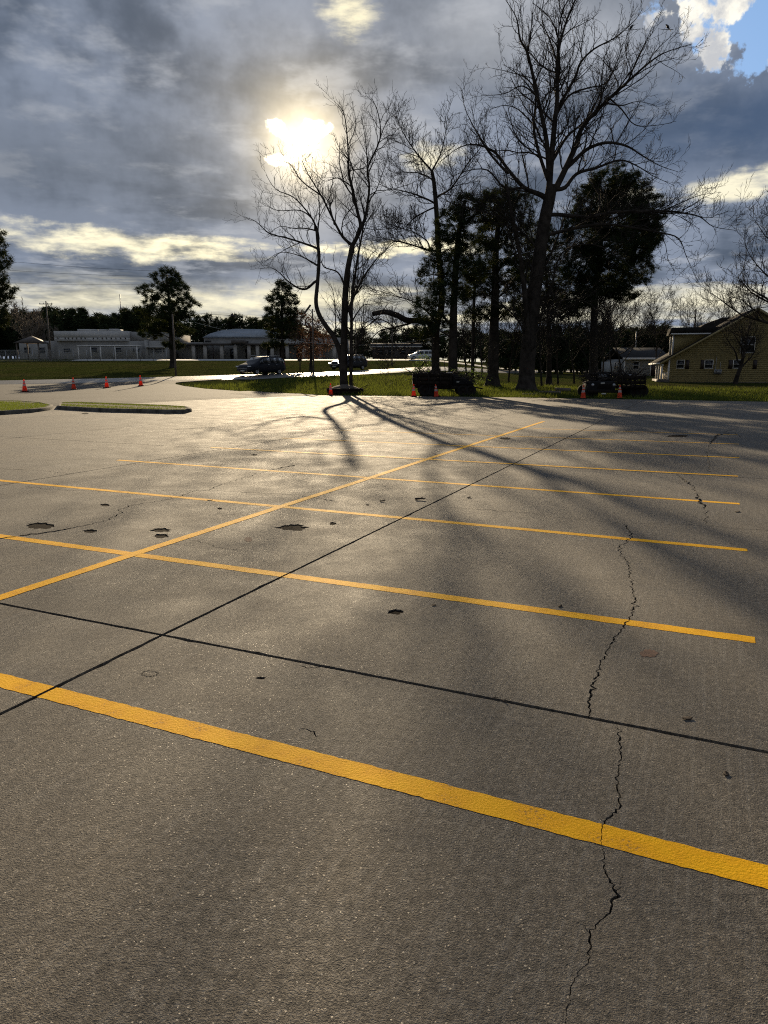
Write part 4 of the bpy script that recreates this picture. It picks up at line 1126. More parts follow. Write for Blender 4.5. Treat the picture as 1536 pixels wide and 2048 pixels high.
# --- yellow house: gable end to the camera, porch and dormer on its left slope
def yellow_house():
    Y = 74.0; s = Y / 1448.0
    o = at(1338, 765, Y); o[2] = terrain(o[0], Y)
    h = empty('house', tuple(o), math.radians(-14), 'yellow clapboard house with a steep brown roof, dormer and side porch', 'house')
    zb = o[2]
    def X(px): return (px - 1338) * s
    def Z(py): return (at(1400, py, Y)[2]) - zb
    eave, apex, xa = Z(716), Z(622), X(1487)
    wid = 2 * xa; depth = 9.0
    slope = (apex - eave) / xa
    core = MB(); core.prism_xz([(0, -.3), (wid, -.3), (wid, eave), (xa, apex - .02), (0, eave)], .052, depth); core.build('wall', M['siding'], h)
    siding_wall('clapboard', lambda z: (0 if z < eave else (z - eave) / slope, wid if z < eave else wid - (z - eave) / slope), 0, wid, .05, 0, apex, .19, M['siding'], h)
    t = .16; ov = 1.0                                     # left slope runs on over the porch
    lx = -ov; lz = eave - ov * slope
    rf = MB()
    rf.prism_xz([(lx, lz), (xa, apex), (xa, apex + t), (lx - .05, lz + t)], -.45, depth + .4)
    rf.prism_xz([(xa + .002, apex), (wid + .5, eave - .5 * slope), (wid + .5, eave - .5 * slope + t), (xa + .002, apex + t)], -.45, depth + .4)
    roof = rf.build('roof', M['roof'], h)
    rk = MB()
    for sgn in (0, 1):
        a, b = ((lx - .05, lz), (xa, apex)) if sgn == 0 else ((xa + .004, apex), (wid + .5, eave - .5 * slope))
        rk.prism_xz([(a[0], a[1] - .10), (b[0], b[1] - .10), (b[0], b[1] + .13), (a[0], a[1] + .13)], -.50, -.455)
    rk.build('rake_board', M['siding'], h)
    gt = MB(); gt.b2(lx - .12, lx - .052, -.4, depth + .3, lz - .02, lz + .14); gt.build('gutter', M['trim'], h)
    # second roof hump behind
    hp = MB(); hp.prism_xz([(X(1405), Z(660)), (X(1430), Z(637)), (X(1462), Z(624)), (X(1500), Z(623)), (X(1530), Z(645)), (X(1536), Z(700)), (X(1405), Z(700))], depth + .5, depth + 4.5)
    hp.build('rear_roof', M['roof'], h)
    # dormer
    dm = MB(); dx0, dx1 = X(1345), X(1418); dz1 = Z(668)
    dm.prism_xz([(dx0, eave + dx0 * slope), (dx1, eave + dx1 * slope), (dx1, dz1), (dx0, dz1)], 1.4, 4.6)
    d = dm.build('dormer', M['siding'], h)
    dr = MB(); dr.prism_xz([(dx0 - .35, dz1 + .002), (X(1440), dz1 + .002), (X(1440), Z(653)), (dx0 - .25, Z(654))], 1.15, 4.9); dr.build('dormer_roof', M['roof'], d)
    tr = MB()
    tr.b2(dx0 - .37, X(1436), 1.08, 1.148, dz1 - .02, dz1 + .12)
    for yy in (1.33, 3.2): tr.b2(dx0 - .16, dx0 - .003, yy, yy + .16, eave + dx0 * slope - .25, dz1)
    tr.build('dormer_trim', M['trim'], d)
    # porch posts and rail, lit by the low sun
    for i, yy in enumerate((-.2, 1.9, 4.0)):
        p = MB(); p.b2(lx + .10, lx + .28, yy, yy + .18, -.1, lz); p.b2(lx + .06, lx + .32, yy - .03, yy + .21, lz - .2, lz - .02); p.build('porch_post', M['trim'], h)
    p = MB(); p.b2(-.24, -.06, -.16, .02, -.1, lz + .5); p.build('porch_post', M['trim'], h)
    p = MB(); p.b2(lx, -.002, -.3, 6, -.3, .28); p.build('porch_floor', M['fascia'], h)
    rl = MB(); rl.b2(lx + .29, -.25, -.14, -.08, .86, .94)
    for q in np.arange(lx + .36, -.28, .13): rl.b2(q, q + .045, -.13, -.09, .28, .86)
    rl.build('porch_rail', M['trim'], h)
    # windows with shutters on the gable wall
    for (a, b, sh) in ((1350.5, 1363, (1366, 1373)), (1402, 1416, (1394, 1400)), (1454, 1468, (1445, 1452)), (1486, 1487.5, (1489, 1496))):
        if b - a > 3: window(h, X(a), X(b), Z(736), Z(721), .01)
        q = MB(); q.b2(X(sh[0]), X(sh[1]), -.03, .015, Z(738), Z(720)); q.build('shutter', M['shutter'], h)
    window(h, X(1464), X(1488), Z(706), Z(676), .01)
    q = MB(); q.b2(X(1526), X(1548), -.02, .02, Z(760), Z(722)); dd = q.build('door', M['shutter'], h)
    q = MB(); q.b2(X(1524.4), X(1525.9), -.05, .02, Z(760), Z(720)); q.b2(X(1524.4), X(1550), -.05, .02, Z(721.9), Z(720)); q.build('door_frame', M['trim'], dd)
    q = MB(); q.b2(X(1419), X(1432), -.35, .018, Z(748.5), Z(739)); a = q.build('window_cooler', M['galv'], h)
    q = MB(); [q.b2(X(1420), X(1431), -.362, -.352, Z(747.5 - i * 1.5), Z(747 - i * 1.5)) for i in range(6)]; q.build('grille', M['shutter'], a)
    q = MB(); q.tube([(X(1422), -.05, Z(739)), (X(1422), -.05, Z(718)), (X(1422.5), -.05, Z(714))], .03, 6); q.tube([(X(1430), -.05, Z(739)), (X(1430), -.05, Z(724))], .025, 6); q.build('conduit', M['galv'], h)
    q = MB(); q.b2(-.02, wid, -.01, .04, -.35, 0); q.build('foundation', M['kerb'], h)
    return h
yellow_house()

def grey_house():
    Y = 98.0; s = Y / 1448.0
    o = at(1247, 752, Y); o[2] = terrain(o[0], Y); zb = o[2]
    h = empty('house', tuple(o), 0, 'low grey house with a white door frame, behind the stake truck', 'house')
    def X(px): return (px - 1247) * s
    def Z(py): return at(1280, py, Y)[2] - zb
    w = X(1330); ev, rg = Z(718), Z(696)
    c = MB(); c.b2(0, w, .052, 8, -.3, ev); c.build('wall', M['sidingg'], h)
    siding_wall('clapboard', lambda z: (0, w), 0, w, .05, 0, ev, .2, M['sidingg'], h)
    r_ = MB(); r_.prism_yz([(-.5, ev), (4, rg), (8.5, ev), (8.5, ev + .15), (4, rg + .17), (-.5, ev + .15)], -.4, w + .5); r_.build('roof', M['roofg'], h)
    f = MB(); f.b2(-.4, w + .5, -.56, -.502, ev - .1, ev + .17); f.build('fascia', M['trim'], h)
    b = MB(); b.b2(-.03, .14, -.02, .018, 0, ev - .01); b.build('corner_board', M['trim'], h)
    d = MB(); d.b2(X(1301), X(1310), -.02, .02, 0, Z(721)); dd = d.build('door', M['shutter'], h)
    q = MB(); q.b2(X(1298.8), X(1300.9), -.04, .018, 0, Z(720)); q.b2(X(1310.1), X(1312), -.04, .018, 0, Z(720)); q.b2(X(1298.8), X(1312), -.045, .018, Z(720.9), Z(719.2)); q.build('door_frame', M['trim'], dd)
    window(h, X(1265), X(1276), Z(738), Z(724), .012)
    # lean-to on the left with two narrow windows
    q = MB(); q.b2(X(1228), -.41, 1.0, 6, -.3, ev - .3); e = q.build('side_room', M['sidingg'], h)
    window(e, X(1232), X(1235), Z(738), Z(726), .98, muntin=False); window(e, X(1238), X(1240.5), Z(738), Z(726), .98, muntin=False)
    v = MB(); v.b2(X(1292), X(1294), 5, 5.15, rg - .3, rg + 2.4); v.build('flue', M['trim'], h)
grey_house()

# --- school: stepped white front with a row of square holes
def school():
    Y = 138.0; s = Y / 1448.0
    o = at(112, 718, Y); o[2] = terrain(o[0], Y) - .1; zb = o[2]
    h = empty('school_building', tuple(o), 0, 'long pale flat-roofed school with a row of small square openings', 'building')
    def X(px): return (px - 112) * s
    def Z(py): return at(200, py, Y)[2] - zb
    # upper storey: a grid of piers so that the openings are real holes
    w = X(258); zt, zo1, zo0, zl = Z(662), Z(675.3), Z(679.2), Z(681.5)
    b = MB(); b.b2(0, w, 0, 18, zo1, zt); b.b2(0, w, 0, 18, zl, zo0)
    holes = [119, 133.5, 140, 148, 156, 165, 173, 189.5, 198, 207, 215.5, 225, 234, 243.5, 253]; x = 0
    for q in holes:
        b.b2(x, X(q) - .14, 0, 18, zo0, zo1); x = X(q) + .14
    b.b2(x, w, 0, 18, zo0, zo1)
    b.build('upper_wall', M['stucco'], h)
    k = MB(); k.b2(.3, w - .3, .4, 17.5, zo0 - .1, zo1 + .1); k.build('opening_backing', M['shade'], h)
    lo = MB(); lo.b2(X(114), X(330), .6, 18, -.3, zl - .002); lo.build('lower_wall', M['stucco2'], h)
    r2 = MB(); r2.b2(w + .002, X(332), 1.2, 18, zl + .002, Z(663)); r2.build('side_wing', M['stucco2'], h)
    for a, c, t in ((155, 190, 657.6), (197, 212, 658), (218, 235, 657)):
        q = MB(); q.b2(X(a), X(c), 1, 4, zt + .002, Z(t)); q.build('parapet', M['stucco'], h)
    for a, c, u, v in ((126, 140, 697, 705), (180, 193, 695, 705), (229, 242, 696, 705), (264, 268, 697, 705), (274.5, 279, 697, 705), (301, 305, 697, 705), (308, 322, 697, 705), (324, 328, 697, 705)):
        window(h, X(a), X(c), Z(v), Z(u), .57, 'stucco', .08, False)
    # pale canopy frame in front
    c = MB()
    c.b2(X(174), X(290), -4.2, -1.0, Z(693.6), Z(692)); 
    can = c.build('canopy', M['trim'], h)
    for q in (175, 199, 218, 246, 288):
        p = MB(); p.b2(X(q), X(q) + .16, -4.1, -3.94, -.4, Z(693.7)); p.build('canopy_post', M['trim'], can)
    e = MB(); e.b2(X(296), X(330), -1.2, .55, Z(695), Z(694)); e.build('entrance_canopy', M['trim'], h)
    e = MB(); e.b2(X(292), X(297), -.6, .55, -.3, Z(680)); e.build('pier', M['stucco2'], h)
    l = MB(); l.b2(X(20), X(110), 4, 14, -.3, Z(680)); l.build('left_wing', M['stucco2'], h)
    window(h, X(30), X(42), Z(705), Z(694), 3.98, 'stucco2', .06, False); window(h, X(60), X(72), Z(705), Z(694), 3.98, 'stucco2', .06, False)
school()
def picnic_shelter():
    Y = 130.0; s = Y / 1448.0; o = np.array(land(70, Y))
    h = empty('picnic_shelter', tuple(o), 0, 'dark pyramid-roofed picnic shelter left of the school', 'shelter')
    r_ = MB(); W = 2.3; z = 2.9
    r_.raw([(-W, -W, z), (W, -W, z), (W, W, z), (-W, W, z), (0, 0, z + 1.3)], [(0, 1, 4), (1, 2, 4), (2, 3, 4), (3, 0, 4), (3, 2, 1, 0)]); r_.build('roof', M['fascia'], h)
    for a, b in ((-1, -1), (1, -1), (1, 1), (-1, 1)):
        p = MB(); p.b2(a * 1.9 - .1, a * 1.9 + .1, b * 1.9 - .1, b * 1.9 + .1, -.2, z); p.build('post', M['pole'], h)
picnic_shelter()
def gym():
    Y = 142.0; s = Y / 1448.0
    o = at(380, 718, Y); o[2] = terrain(o[0], Y) - .1; zb = o[2]
    h = empty('gym_building', tuple(o), 0, 'grey building with a low blue-grey vaulted roof and a columned walkway', 'building')
    def X(px): return (px - 380) * s
    def Z(py): return at(450, py, Y)[2] - zb
    b = MB(); b.b2(X(402), X(690), 3, 26, -.3, Z(674)); b.build('wall', M['stucco2'], h)
    v = MB(); v.prism_xz([(X(400), Z(673.8)), (X(560), Z(673.8)), (X(545), Z(662)), (X(520), Z(657)), (X(470), Z(656)), (X(440), Z(659)), (X(415), Z(666))], 2.6, 27); v.build('vaulted_roof', M['metalroof'], h)
    lw = MB(); lw.b2(X(352), X(401.8), 2, 20, -.3, Z(684)); lw.build('low_wing', M['stucco2'], h)
    f = MB(); f.b2(X(352), X(466), -.9, 1.95, Z(690.5), Z(687)); f.b2(X(466.1), X(492), -1.2, 2.95, Z(688), Z(681)); f.b2(X(492.1), X(680), -.9, 2.95, Z(690.5), Z(687)); f.build('walkway_roof', M['fascia'], h)
    for q in (389, 412, 445, 472, 499, 516, 545, 575, 608, 640, 668):
        c = MB(); c.b2(X(q) - .33, X(q) + .33, -.6, .05, -.4, Z(690.7)); c.build('column', M['column'], h)
    for q in (396, 428): 
        c = MB(); c.b2(X(q) - .07, X(q) + .07, -.5, -.36, -.4, Z(690.7)); c.build('thin_post', M['shutter'], h)
    for a, c in ((402, 408), (455, 463), (486, 496), (506, 513), (530, 540), (556, 568), (590, 600)):
        window(h, X(a), X(c), -.1 if c - a < 9 else .1, Z(697), 2.95 if a > 402 else 2.9, 'fascia', .08, False, 'window' )
    q = MB(); q.b2(X(396), X(409), 1.93, 1.99, Z(683.5), Z(680)) if False else q.b2(X(404), X(416), 2.93, 2.99, Z(683), Z(680)); q.build('vent', M['shade'], h)
gym()
def far_shed():
    Y = 150.0; s = Y / 1448.0; o = np.array(land(745, Y)); o[2] -= .1
    h = empty('long_shed', tuple(o), 0, 'long low dark building in the gap between the bare trees', 'building')
    w = 95 * s; b = MB(); b.b2(0, w, 0, 8, -.2, 2.5); b.build('wall', M['fascia'], h)
    r_ = MB(); r_.prism_yz([(-.5, 2.502), (4, 3.4), (8.5, 2.502)], -.4, w + .4); r_.build('roof', M['roofg'], h)
    f = MB(); f.b2(-.4, w + .4, -.58, -.505, 2.4, 2.62); f.build('fascia', M['stucco'], h)
    for i in range(4): window(h, 1 + i * 2.3, 2.2 + i * 2.3, 1.0, 1.9, -.015, 'fascia', .05, False)
far_shed()

# ------------------------------------------------------------------ fence, posts, poles, wires
def fence():
    Y = 118.0
    a = np.array(land(-40, Y)); b_ = np.array(land(335, Y + 2))
    L = np.linalg.norm(b_[:2] - a[:2]); ang = math.atan2(b_[1] - a[1], b_[0] - a[0])
    h = empty('chain_link_fence', tuple(a), ang, 'long chain-link fence in front of the school', 'fence')
    dz = (b_[2] - a[2]) / L
    n = 15
    for i in range(n):
        x = L * i / (n - 1); p = MB(); p.tube([(x, 0, dz * x - .2), (x, 0, dz * x + 1.85)], .035, 6, True); p.build('post', M['galv'], h)
    r_ = MB(); r_.tube([(0, 0, 1.82), (L, 0, 1.82 + dz * L)], .028, 6); r_.build('top_rail', M['galv'], h)
    m = MB(); m.raw([(0, 0.02, .05), (L, 0.02, .05 + dz * L), (L, 0.02, 1.8 + dz * L), (0, 0.02, 1.8)], [(0, 1, 2, 3)]); m.build('wire_mesh', M['chain'], h)
fence()
WIRES = []
def upole(px, Y, top_py, label, arm=True, r0=.14, m='pole', name='utility_pole'):
    o = np.array(land(px, Y)); top = at(px, top_py, Y)[2] - o[2]
    h = empty(name, tuple(o), 0, label, 'pole')
    p = MB(); p.tube([(0, 0, -.3), (.02, 0, top * .5), (0, 0, top)], [r0, r0 * .85, r0 * .65], 9, True); p.build('shaft', M[m], h)
    if arm:
        a = MB(); a.box((0, -.12, top - .5), (2.2, .1, .12)); c = a.build('crossarm', M[m], h)
        for q in (-1.0, -.35, .35, 1.0):
            i = MB(); i.lathe([(.0, 0), (.05, 0), (.06, .06), (.03, .1), (.05, .15), (0, .17)], (q, -.12, top - .44), 8); i.build('insulator', M['galv'], c)
    return o + np.array([0, 0, top])
tA = upole(351, 68.0, 628, 'thin grey pole at the roadside in front of the lone pine', arm=False, r0=.10, m='bark2')
tB = upole(104, 125.0, 602, 'dark utility pole at the left end of the school')
tC = upole(-140, 140.0, 500, 'utility pole out beyond the left edge of the photo')
tD = upole(345, 120.0, 545, 'utility pole hidden behind the lone pine')
tE = upole(627, 72.0, 618, 'street light pole beside the russet bushy tree', arm=False, r0=.09, m='bark2', name='street_light')
hd = [o for o in COL.objects if o.name.startswith('street_light')][0]
z = tE[2] - hd.location.z
q = MB(); q.tube([(0, 0, z - .5), (-.15, 0, z - .15), (-.35, 0, z + .0)], .035, 6); q.build('bracket', M['galv'], hd)
q = MB(); ca, sa_ = math.cos(math.radians(52)), math.sin(math.radians(52)); q.box((-.48, 0, z - .02), (1.05, .30, .16), tilt=[[ca, 0, -sa_], [0, 1, 0], [sa_, 0, ca]]); q.build('lamp_head', M['fascia'], hd, bevel=.03)
upole(600, 84.0, 716, 'short dark post with a small sign plate behind the minivan', arm=False, r0=.08, name='sign_post', m='shutter')
sgn = [o for o in COL.objects if o.name.startswith('sign_post')][0]
q = MB(); q.box((0, -.1, 1.15), (.5, .03, .45)); q.build('plate', M['fascia'], sgn)
upole(784, 96.0, 612, 'thin distant pole seen between the two bare trees', arm=False, r0=.11)
upole(250, 210.0, 588, 'thin antenna mast far off above the school tree belt', arm=False, r0=.16, m='galv', name='antenna_mast')
upole(712, 130.0, 640, 'thin far pole right of the three-stemmed tree', arm=False, r0=.10)
upole(1382, 112.0, 618, 'dark pole rising behind the dormer of the yellow house', arm=False, r0=.16)
def wire(a, b, sag, label, r0=.016, m='wire', name='power_line'):
    a, b = np.array(a), np.array(b); n = 20
    P = [a + (b - a) * t - np.array([0, 0, 4 * sag * t * (1 - t)]) for t in np.linspace(0, 1, n)]
    W = MB(); W.tube(np.array(P) - a, r0, 4); o = W.build(name, M[m]); o.location = a
    return tag(o, label, 'wire', 'overhead wires')
wire(tC + [0, 0, 0], at(340, 543, 120), .6, 'uppermost overhead wire across the lower left sky', .02)
wire(tC - [0, 0, 2.0], at(340, 553, 120), .6, 'middle overhead wire across the lower left sky', .02)
wire(tC - [0, 0, 4.6], at(340, 566, 120), .8, 'lowest overhead wire across the lower left sky', .018)
mk = wire(at(352, 622, 120), at(640, 641, 100), .15, 'overhead wire with a dark round marker above the gym roof', .022)
q = MB(); q.lathe([(0, -.28), (.15, -.24), (.26, -.1), (.28, .02), (.24, .16), (.12, .26), (0, .28)], k=14); bl = q.build('marker_ball', M['shutter'], mk)
bl.location = np.array(at(465, 631, 112)) - np.array(mk.location)
wire(at(390, 645, 100), at(690, 690, 75), .5, 'bright slack wire crossing in front of the gym roof', .014, 'wireb')
wire(at(690, 690, 75), at(900, 668, 90), .4, 'bright slack wire right of the three-stemmed tree', .012, 'wireb')

# ------------------------------------------------------------------ traffic cones
def make_cone():
    root = empty('traffic_cone', (0, 0, 0))
    H = .78; b = MB(); w = .205
    b.prism([(w, w * .8), (w * .8, w), (-w * .8, w), (-w, w * .8), (-w, -w * .8), (-w * .8, -w), (w * .8, -w), (w, -w * .8)], 0.0, .04); b.build('base', M['rubber'], root, bevel=.01)
    def rr(z): return .155 + (.028 - .155) * (z - .04) / (H - .04)
    c = MB(); c.lathe([(.175, .041), (.165, .055)] + [(rr(z), z) for z in np.linspace(.07, H, 9)] + [(.022, H + .004), (.018, H - .02)], k=22); c.build('body', M['cone'], root, smooth=True)
    for z0, z1 in ((.36, .50), (.56, .66)):
        k = MB(); k.lathe([(rr(z) + .004, z) for z in np.linspace(z0, z1, 4)], k=22); k.build('collar', M['collar'], root, smooth=True)
    return root
cone0 = make_cone()
CONES = [((50, 785), 'leftmost orange traffic cone of the row across the driveway'), ((148, 780), 'second orange traffic cone from the left across the driveway'),
         ((214, 777), 'third orange traffic cone from the left across the driveway'), ((282, 773), 'fourth orange traffic cone, at the grass tip of the driveway'),
         ((661.5, 790.5), 'orange traffic cone left of the dark planter round the tree'), ((827.5, 793.5), 'orange traffic cone at the tail of the low dark trailer'),
         ((873, 794), 'orange traffic cone in front of the wheels of the low dark trailer'), ((1166, 797.5), 'orange traffic cone left of the stake truck'), ((1239, 797.5), 'orange traffic cone in front of the stake truck')]
for i, (p, lab) in enumerate(CONES):
    o = cone0 if i == 0 else copy_tree(cone0)
    q = onland(*p); o.location = (q[0], q[1], q[2] + (.048 if i < 4 else .004)); o.rotation_euler = (R.uniform(-.03, .03), R.uniform(-.03, .03), R.uniform(0, 1.5))
    if i == 6: o.rotation_euler = (0.0, -.10, .4)
    tag(o, lab, 'cone', 'orange traffic cones')

# ------------------------------------------------------------------ vehicles
def wheel(parent, x, y, r0, w, side, rim='rust'):
    """wheel on an axle along y"""
    t = MB(); h = w / 2
    t.lathe([(r0 * .62, -h * .9), (r0 * .86, -h), (r0 * .97, -h * .75), (r0, -h * .3), (r0, h * .3), (r0 * .97, h * .75), (r0 * .86, h), (r0 * .62, h * .9)], k=22, axis='y')
    o = t.build('wheel', M['rubber'], parent, smooth=True); o.location = (x, y, r0)
    k = MB(); k.lathe([(0.0, side * h * .70), (r0 * .16, side * h * .78), (r0 * .2, side * h * .55), (r0 * .55, side * h * .62), (r0 * .63, side * h * .92)], k=18, axis='y'); k.build('rim', M[rim], o)
    return o
def car(name, label, cat, loc, rz, paint, ST, wheels, lit=False, scale=1.0):
    """ST: stations along x (front = -x): x, z_bottom, z_belt, z_top, half width at the belt, half width at the top"""
    root = empty(name, tuple(loc), rz, label, cat); root.scale = (scale,) * 3
    ring = []
    for (x, zb, zs, zt, w, wt) in ST:
        zm = zb + (zs - zb) * .45
        half = [(0, zb), (w * .80, zb), (w * .97, zb + .10), (w * 1.0, zm), (w * .97, zs), (wt, zt - .05), (wt - .10, zt), (0, zt + .015)]
        ring.append([(x, y, z) for y, z in half] + [(x, -y, z) for y, z in half[-2:0:-1]])
    n = len(ring[0]); b = MB(); V = [p for q in ring for p in q]; Fs = []
    for i in range(len(ring) - 1):
        for j in range(n): Fs.append((i * n + j, (i + 1) * n + j, (i + 1) * n + (j + 1) % n, i * n + (j + 1) % n))
    Fs += [tuple(range(n)), tuple(range((len(ring) - 1) * n, len(ring) * n))[::-1]]
    b.raw(V, Fs); body = b.build('body', M[paint], root, smooth=True)
    md = body.modifiers.new('subd', 'SUBSURF'); md.levels = 1; md.render_levels = 1
    A = np.array(ring)
    def pane(nm, i0, i1, u0, u1, v0, v1, s):
        """glass set on the flank between stations i0 and i1; s = side"""
        ja, jb = (4, 5) if s > 0 else (n - 4, n - 5)
        P = [A[i0][ja], A[i1][ja], A[i1][jb], A[i0][jb]]
        def bl(u, v): return (P[0] * (1 - u) + P[1] * u) * (1 - v) + (P[3] * (1 - u) + P[2] * u) * v + np.array([0, s * .012, .0])
        g = MB(); q = [bl(u0, v0), bl(u1, v0), bl(u1, v1), bl(u0, v1)]
        g.raw(q + [c - np.array([0, s * .03, 0]) for c in q], [(0, 1, 2, 3), (7, 6, 5, 4), (0, 4, 5, 1), (1, 5, 6, 2), (2, 6, 7, 3), (3, 7, 4, 0)])
        g.build(nm, M['glass'], root)
    return root, A, pane, n
def slab_glass(root, pts, name='windscreen', off=(0, 0, .012)):
    g = MB(); o = np.array(off); q = [np.array(p) + o for p in pts]
    g.raw(q + [c - o * 2.5 for c in q], [(0, 1, 2, 3), (7, 6, 5, 4), (0, 4, 5, 1), (1, 5, 6, 2), (2, 6, 7, 3), (3, 7, 4, 0)]); return g.build(name, M['glass'], root)
VAN = [(-2.55, .34, .60, .72, .72, .60), (-2.45, .24, .72, .88, .90, .72), (-1.95, .22, .88, 1.02, .97, .80), (-1.45, .22, .96, 1.12, .98, .80),
       (-.55, .22, 1.02, 1.66, .99, .74), (.1, .22, 1.04, 1.75, .99, .76), (1.2, .22, 1.06, 1.75, .99, .76), (2.0, .24, 1.08, 1.70, .98, .75), (2.42, .30, 1.08, 1.52, .95, .74), (2.55, .40, .95, 1.12, .90, .74)]
def minivan(loc, rz, label, paint='carblack', lit=False, scale=1.0, name='minivan', cat='minivan'):
    root, A, pane, n = car(name, label, cat, loc, rz, paint, VAN, None, lit, scale)
    for s in (1, -1):
        pane('side_window', 3, 4, .42, .97, .06, .80, s); pane('side_window', 4, 5, .06, 1.25, .06, .82, s); pane('side_window', 5, 6, .32, .98, .06, .82, s); pane('side_window', 6, 7, .06, .95, .06, .82, s); pane('side_window', 7, 8, .05, .75, .06, .78, s)
        wheel(root, -1.62, s * .88, .34, .23, s, 'galv'); wheel(root, 1.50, s * .88, .34, .23, s, 'galv')
        m = MB(); m.box((-.98, s * 1.10, 1.10), (.14, .22, .16)); m.build('mirror', M[paint], root, bevel=.03)
        hl = MB(); hl.raw([(-2.50, s * .50, .70), (-2.40, s * .88, .74), (-2.10, s * .95, .86), (-2.36, s * .55, .82)], [(0, 1, 2, 3)] if s < 0 else [(3, 2, 1, 0)])
        for v in (): pass
        k = MB(); k.box((-2.40, s * .68, .765), (.22, .42, .11), rz=s * .28); k.build('headlight', M['lamp_on' if lit else 'lens'], root, bevel=.02)
        k = MB(); k.box((2.44, s * .80, 1.0), (.14, .16, .30)); k.build('tail_light', M['tail'], root, bevel=.02)
        k = MB(); k.b2(-.6, 1.9, s * .70 - .02, s * .70 + .02, 1.765, 1.80); k.build('roof_rail', M['chrome'], root)
        k = MB()
        for x in (-.1, 1.0): k.b2(x, x + .2, s * 1.0 - .012, s * 1.0 + .012, .93, .96)
        k.build('door_handle', M['chrome'], root)
    a = A[3]; c = A[4]
    slab_glass(root, [(-1.32, .70, 1.16), (-1.32, -.70, 1.16), (-.62, -.62, 1.61), (-.62, .62, 1.61)], off=(-.012, 0, .022))
    slab_glass(root, [(2.50, -.66, 1.14), (2.50, .66, 1.14), (2.36, .60, 1.52), (2.36, -.60, 1.52)], 'rear_window', off=(.03, 0, .012))
    g = MB(); g.box((-2.53, 0, .52), (.06, 1.1, .16)); gr = g.build('grille', M['rubber'], root)
    g = MB(); g.box((-2.575, 0, .60), (.03, 1.2, .025)); g.box((-2.575, 0, .44), (.03, 1.2, .02)); g.build('grille_bar', M['chrome'], gr)
    g = MB(); g.box((-2.57, 0, .36), (.02, .52, .11)); g.build('number_plate', M['plate'], root)
    return root
def on_road(px, py, lift_=.075):
    q = onland(px, py); return (q[0], q[1], q[2] + lift_)
d = RC[np.argmin(np.hypot(RC[:, 0] + 11.8, RC[:, 1] - 69)):][:2]
minivan(on_road(523, 751), math.radians(57), 'dark minivan on the road in front of the field')
minivan(on_road(697, 741), math.radians(52), 'dark car with a lit headlight, half hidden behind the three-stemmed tree', lit=True, name='parked_car', cat='car', scale=.95)
minivan((land(842, 128)[0], 128.0, land(842, 128)[2] + .11), math.radians(12), 'white car parked far off behind the leafy sapling', paint='carwhite', name='far_car', cat='car', scale=.92)

# low dark trailer
def trailer():
    a = onland(828, 793.5); b = onland(950, 793.5); c = (a + b) / 2; c[1] += 1.6; c[2] = terrain(c[0], c[1]) - .02
    L = (b - a)[0]; rt = empty('trailer', tuple(c), 0, 'low dark trailer with a high-sided bed and a sloping nose, parked on the grass', 'trailer')
    x0 = -L / 2; s = L / 122.0
    def X(px): return x0 + (px - 828) * s
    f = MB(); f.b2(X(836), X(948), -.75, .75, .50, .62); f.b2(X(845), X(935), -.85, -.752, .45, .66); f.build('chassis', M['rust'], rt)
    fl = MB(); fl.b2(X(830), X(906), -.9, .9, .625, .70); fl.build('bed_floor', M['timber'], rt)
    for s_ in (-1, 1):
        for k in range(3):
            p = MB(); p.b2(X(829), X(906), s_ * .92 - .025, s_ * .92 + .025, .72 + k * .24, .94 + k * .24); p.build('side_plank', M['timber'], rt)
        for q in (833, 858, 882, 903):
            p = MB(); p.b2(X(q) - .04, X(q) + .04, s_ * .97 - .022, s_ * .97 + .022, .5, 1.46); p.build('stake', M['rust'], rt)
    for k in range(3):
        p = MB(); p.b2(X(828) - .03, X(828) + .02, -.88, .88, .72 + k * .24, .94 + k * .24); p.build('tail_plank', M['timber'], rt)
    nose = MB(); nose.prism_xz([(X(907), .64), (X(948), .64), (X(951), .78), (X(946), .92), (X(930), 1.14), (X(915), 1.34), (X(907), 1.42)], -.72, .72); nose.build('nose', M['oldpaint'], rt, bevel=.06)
    for xx in (851, 866, 928, 944):
        for s_ in (-1, 1): wheel(rt, X(xx), s_ * .80, .40 if xx < 900 else .36, .22, s_)
    for xx in (858, 936):
        for s_ in (-1, 1):
            p = MB()
            p.b2(X(xx) - .75, X(xx) + .75, s_ * .80 - .14, s_ * .80 + .14, .835, .865) if xx < 900 else p.b2(X(xx) - .6, X(xx) + .55, s_ * .83 - .12, s_ * .83 + .12, .74, .77)
            p.build('mudguard', M['rust'], rt)
    t = MB(); t.tube([(X(951), 0, .56), (X(964), 0, .5), (X(972), 0, .45)], .05, 6, True); t.build('drawbar', M['rust'], rt)
    pl = MB(); pl.b2(X(915), X(921), -.735, -.722, .86, .93); pl.build('marker_plate', M['plate'], rt)
    g = random.Random(5)
    ld = MB()
    for i in range(190):
        p = np.array([g.uniform(X(832), X(940)), g.uniform(-.75, .75), 0]); p[2] = (1.5 if p[0] < X(906) else 1.5 - (p[0] - X(906)) * .42) - g.uniform(0, .3); ld.tube(wander(p, np.array([g.gauss(0, 1), g.gauss(0, .5), g.gauss(0, .25)]), g.uniform(.4, 1.1), 4, g, .2, 0), [.03, .025, .02, .016, .01], 4)
    tag(ld.build('brush_load', M['twig'], rt), kind='stuff')
    for x, w_ in ((852, 9), (902, 7)):
        p = MB(); p.box((X(x), -.2, 1.47), (w_ * s, .5, .07), rz=.3); p.build('pale_board', M['column'], rt)
trailer()

